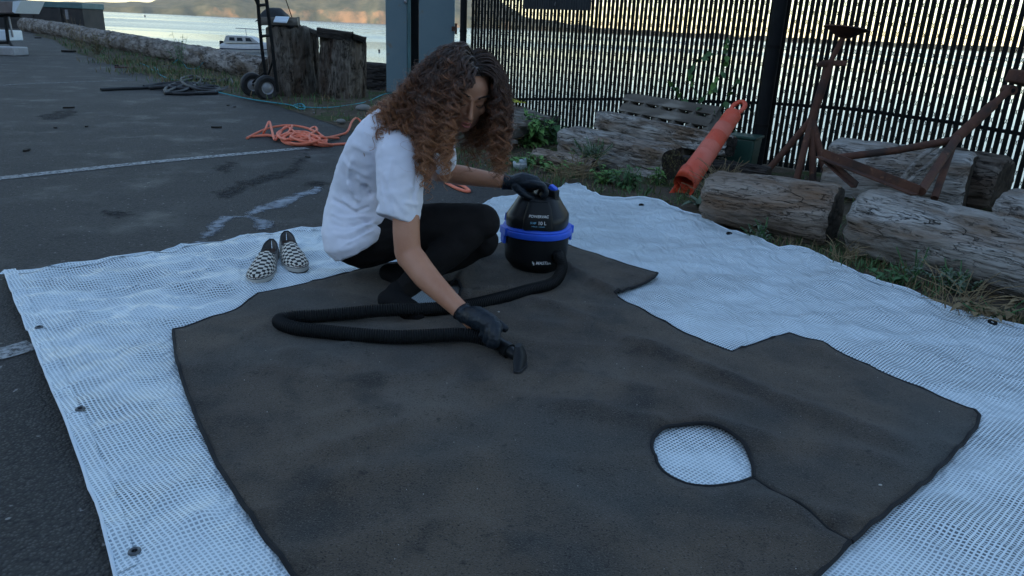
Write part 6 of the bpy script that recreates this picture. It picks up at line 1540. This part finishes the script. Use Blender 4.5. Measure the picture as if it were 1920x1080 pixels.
# weeds
def weed(name, label, px, n, h, leaf, wd, m, seed, Y=None, spread=.14, stems=6, cat='plant', basal=False, curve=.3, z=.03, ms='leaf_dark', group=None, per=9):
    r = random.Random(seed); p = at(*px) if Y is None else V(dep(px[0], px[1], Y).x, Y, 0); t = thing(name, label, cat, V(p.x, p.y, z), group=group)
    sm = MB(); lmb = MB()
    for s in range(stems):
        a = r.uniform(0, 6.28); hh = h * r.uniform(.6, 1.1); off = V(math.cos(a), math.sin(a), 0) * spread * r.uniform(.2, 1); b0 = V(r.uniform(-.03, .03), r.uniform(-.03, .03), -.01)
        P = spline([b0, b0 + off * .4 + V(0, 0, hh * .5), b0 + off + V(0, 0, hh)], 5); sm.tube(P, .0028, 4, True)
        for k in range(per):
            i = int(r.uniform(.15, 1) * (len(P) - 1)); aa = r.uniform(0, 6.28); dd = V(math.cos(aa), math.sin(aa), r.uniform(-.1, .5)); lf = leaf * r.uniform(.6, 1.25)
            leafmesh(lmb, P[i], dd, V(0, 0, 1), lf, lf * wd, droop=r.uniform(.1, .5))
    part('stems', sm, K[ms], t, local=True, kind='stuff'); part('leaves', lmb, K[m], t, local=True, kind='stuff', smooth='full'); return t
weed('leafy_weed', 'broad-leaved weed growing left against the flat pallet timber', (985, 282), 0, .24, .085, .55, 'leaf', 1, spread=.20, stems=9)
weed('leafy_weed', 'leafy green weed in front of the pallet, right of the long hair', (1040, 275), 0, .22, .075, .5, 'leaf_dark', 2, spread=.20, stems=9)
weed('leafy_weed', 'low bright clover-like weed patch beside the small brown log', (990, 318), 0, .10, .045, .7, 'leaf', 3, spread=.28, stems=16)
weed('leafy_weed', 'small weed patch near the gloved hand on the vacuum', (1032, 330), 0, .09, .045, .7, 'leaf', 4, spread=.22, stems=12)
weed('bushy_weed', 'feathery grey-green weed in front of the broad weathered beam', (1110, 325), 0, .22, .036, .35, 'leaf_grey', 5, spread=.20, stems=26, per=22)
weed('leafy_weed', 'yellow-green weed tuft at the tarp edge below the beam', (1135, 352), 0, .13, .050, .6, 'leaf', 6, spread=.12, stems=9)
weed('leafy_weed', 'dark lobed weed at the tarp edge left of the traffic post', (1172, 362), 0, .16, .060, .5, 'leaf_dark', 7, spread=.10, stems=9)
weed('leafy_weed', 'single pale leafy sprout in the dark soil left of the traffic post', (1228, 352), 0, .12, .060, .5, 'leaf', 8, spread=.06, stems=4)
weed('bushy_weed', 'faint grey-green weed in front of the long silvery log', (1790, 560), 0, .13, .034, .35, 'leaf_grey', 9, spread=.16, stems=14, per=20)
weed('bushy_weed', 'small wispy weed before the short grey-brown log', (1425, 462), 0, .12, .026, .35, 'leaf_grey', 10, spread=.10, stems=10, per=12)
weed('bushy_weed', 'thin purple-tipped weed in front of the long log, right of the split', (1700, 545), 0, .19, .028, .4, 'leaf_grey', 11, spread=.08, stems=6, per=12)
weed('leafy_weed', 'yellowing low weed at the right frame edge by the tarp', (1850, 612), 0, .08, .045, .6, 'dry', 12, spread=.14, stems=10)
weed('leafy_weed', 'low dark weed beside the base of the right hand logs', (1668, 540), 0, .08, .035, .5, 'leaf_dark', 13, spread=.12, stems=9)
weed('bushy_weed', 'tall thin weed rising over the far driftwood log', (338, 135), 0, .62, .07, .35, 'leaf_dark', 14, spread=.22, stems=8, per=14)
weed('bushy_weed', 'dead brown stems in front of the far driftwood log', (150, 92), 0, .75, .10, .2, 'dry', 15, spread=.5, stems=12, ms='dry')
weed('bushy_weed', 'scrubby brown weed clump by the far log, right of the dead stems', (185, 104), 0, .50, .10, .3, 'moss', 16, spread=.6, stems=18, ms='dry')
for i, (px, lb) in enumerate([((250, 122), 'long grass clump left under the driftwood log'), ((400, 158), 'long grass clump near the black hose heap'), ((440, 165), 'grass clump beside the left wheel of the truck'), ((310, 140), 'grass clump in the middle under the driftwood log')]):
    r = random.Random(60 + i); p = at(*px); mb = MB()
    for k in range(420): blade(mb, V(r.gauss(0, .42), r.gauss(0, .28), 0), r.uniform(.05, .13), r.uniform(.03, .12), .006, r, 0 if r.random() < .6 else 1)
    solo('grass_clump', mb, [gm[1], K['dry']], lb, 'grass', 'grass clumps under the driftwood log', kind='stuff', smooth=False, M=Matrix.Translation((p.x, p.y, .02)))
weed('leafy_weed', 'tall leafy weed clump hanging beside the dark pallet timber end', (1005, 268), 0, .30, .09, .5, 'leaf', 41, Y=6.6, spread=.22, stems=12)
weed('leafy_weed', 'low green weeds between the small brown log and the beam', (1075, 322), 0, .12, .05, .6, 'leaf', 42, spread=.22, stems=14)
# spiky grey-green rosette and dry grass by the traffic post
p = at(1310, 402); t = thing('rosette_weed', 'spiky grey-green rosette weed at the foot of the traffic post', 'plant', V(p.x, p.y, .03)); r = random.Random(5)
for k in range(13):
    a = k * 2.4; mb = MB(); d = V(math.cos(a), math.sin(a), r.uniform(.4, 1.2)); leafmesh(mb, V(0, 0, 0), d, V(0, 0, 1), r.uniform(.11, .18), .034, fold=.35, droop=r.uniform(.1, .4)); part('leaf', mb, K['leaf_grey'], t, local=True, smooth='full')
def tuft(label, px, n, h, seed, spread=.10, m='dry', Y=None):
    r = random.Random(seed); p = at(*px); mb = MB()
    for k in range(n):
        b0 = V(r.gauss(0, .03), r.gauss(0, .03), 0); a = r.uniform(0, 6.28); off = V(math.cos(a), math.sin(a), 0) * spread * r.uniform(.2, 1.2); hh = h * r.uniform(.3, 1.1)
        mb.tube(spline([b0, b0 + off * .35 + V(0, 0, hh * .7), b0 + off + V(0, 0, hh)], 4), [.0016] * 9, 3, False)
    solo('dry_grass_tuft', mb, K[m], label, 'grass', 'tufts of dry grass by the logs', smooth=False, M=Matrix.Translation((p.x, p.y, .02)))
tuft('dry grass tuft between the traffic post and the short log', (1345, 395), 70, .26, 1, .20)
tuft('dry grass tuft left of the short log end', (1330, 385), 40, .20, 2, .12)
tuft('pale straw tuft at the foot of the dark split between logs', (1572, 505), 26, .12, 3, .10)
tuft('dry grass tuft in front of the broad beam near the small log', (1085, 340), 50, .20, 4, .20)
tuft('dry grass tuft behind the tarp corner near the vacuum', (1050, 345), 50, .12, 5, .20)
tuft('dry grass tuft at the base of the long silvery log', (1800, 600), 40, .16, 6, .18)
# dry moss hanging over the end of the broad beam
r = random.Random(8); mb = MB(); c = V(1.06, 5.30, .20)
for k in range(900):
    p = c + V(r.gauss(0, .055), r.gauss(0, .07), r.gauss(-.03, .045)); d = V(r.uniform(-1, 1), r.uniform(-1, .3), r.uniform(-1, .4)).normalized() * r.uniform(.008, .022); s = V(r.uniform(-1, 1), r.uniform(-1, 1), 0) * .004
    mb.add([p - s, p + s, p + d], [(0, 1, 2)])
solo('moss', mb, K['moss'], 'dry yellowish moss hanging over the end of the broad beam', 'moss', kind='stuff', smooth=False)
# vine on the fence
vn = thing('vine', 'green leafy vine climbing the slatted fence left of its thick post', 'vine', fp(1.55, 0, -.10)); r = random.Random(14)
paths = [[fp(1.30, .10, -.07), fp(1.38, .40, -.05), fp(1.52, .60, -.05), fp(1.60, .80, -.04), fp(1.62, .98, -.05)], [fp(1.34, .35, -.05), fp(1.22, .52, -.05), fp(1.12, .60, -.05)], [fp(1.50, .15, -.06), fp(1.62, .42, -.05), fp(1.72, .66, -.04)], [fp(1.40, .50, -.05), fp(1.30, .72, -.04), fp(1.42, .86, -.04)]]
sm = MB()
for P in paths: sm.tube(spline(P, 6), .004, 5)
part('stems', sm, K['leaf_dark'], vn, kind='stuff')
k_n = 0
for P in paths:
    Q = spline(P, 9)
    for q in Q[4::2]:
        mb = MB(); a = r.uniform(0, 6.28); leafmesh(mb, q, V(math.cos(a) * .8, -.7, math.sin(a) * .8 - .2), V(0, -1, .3), r.uniform(.045, .085), r.uniform(.035, .055), droop=.2); part('leaf', mb, K['leaf' if r.random() < .4 else 'leaf_dark'], vn, smooth='full')
weed('leafy_weed', 'shadowy weeds growing behind the upturned pallet at the fence', (1340, 300), 0, .45, .07, .5, 'leaf_dark', 31, Y=6.35, spread=.22, stems=12)
weed('leafy_weed', 'weeds at the foot of the fence left of the broad beam', (1060, 262), 0, .16, .05, .5, 'leaf', 32, Y=6.9, spread=.25, stems=12)
# crumpled clear cup near the tarp
p = at(962, 322, 0); mb = MB(); mb.lathe([(.028, 0), (.040, .05), (.046, .10)], (0, 0, 0), 14, cap=False); mb.v = [(x * (1 + .5 * nz(x * 30, y * 30, z * 30)), y * (1 + .5 * nz(x * 33, y * 28, z * 20)), z) for x, y, z in mb.v]
o = solo('plastic_cup', mb, K['clear'], 'crumpled clear plastic cup in the weeds behind the vacuum', 'cup', smooth=False, M=Matrix.Translation((p.x, p.y, .05)) @ Matrix.Rotation(1.4, 4, 'Y')); o.modifiers.new('t', 'SOLIDIFY').thickness = .002
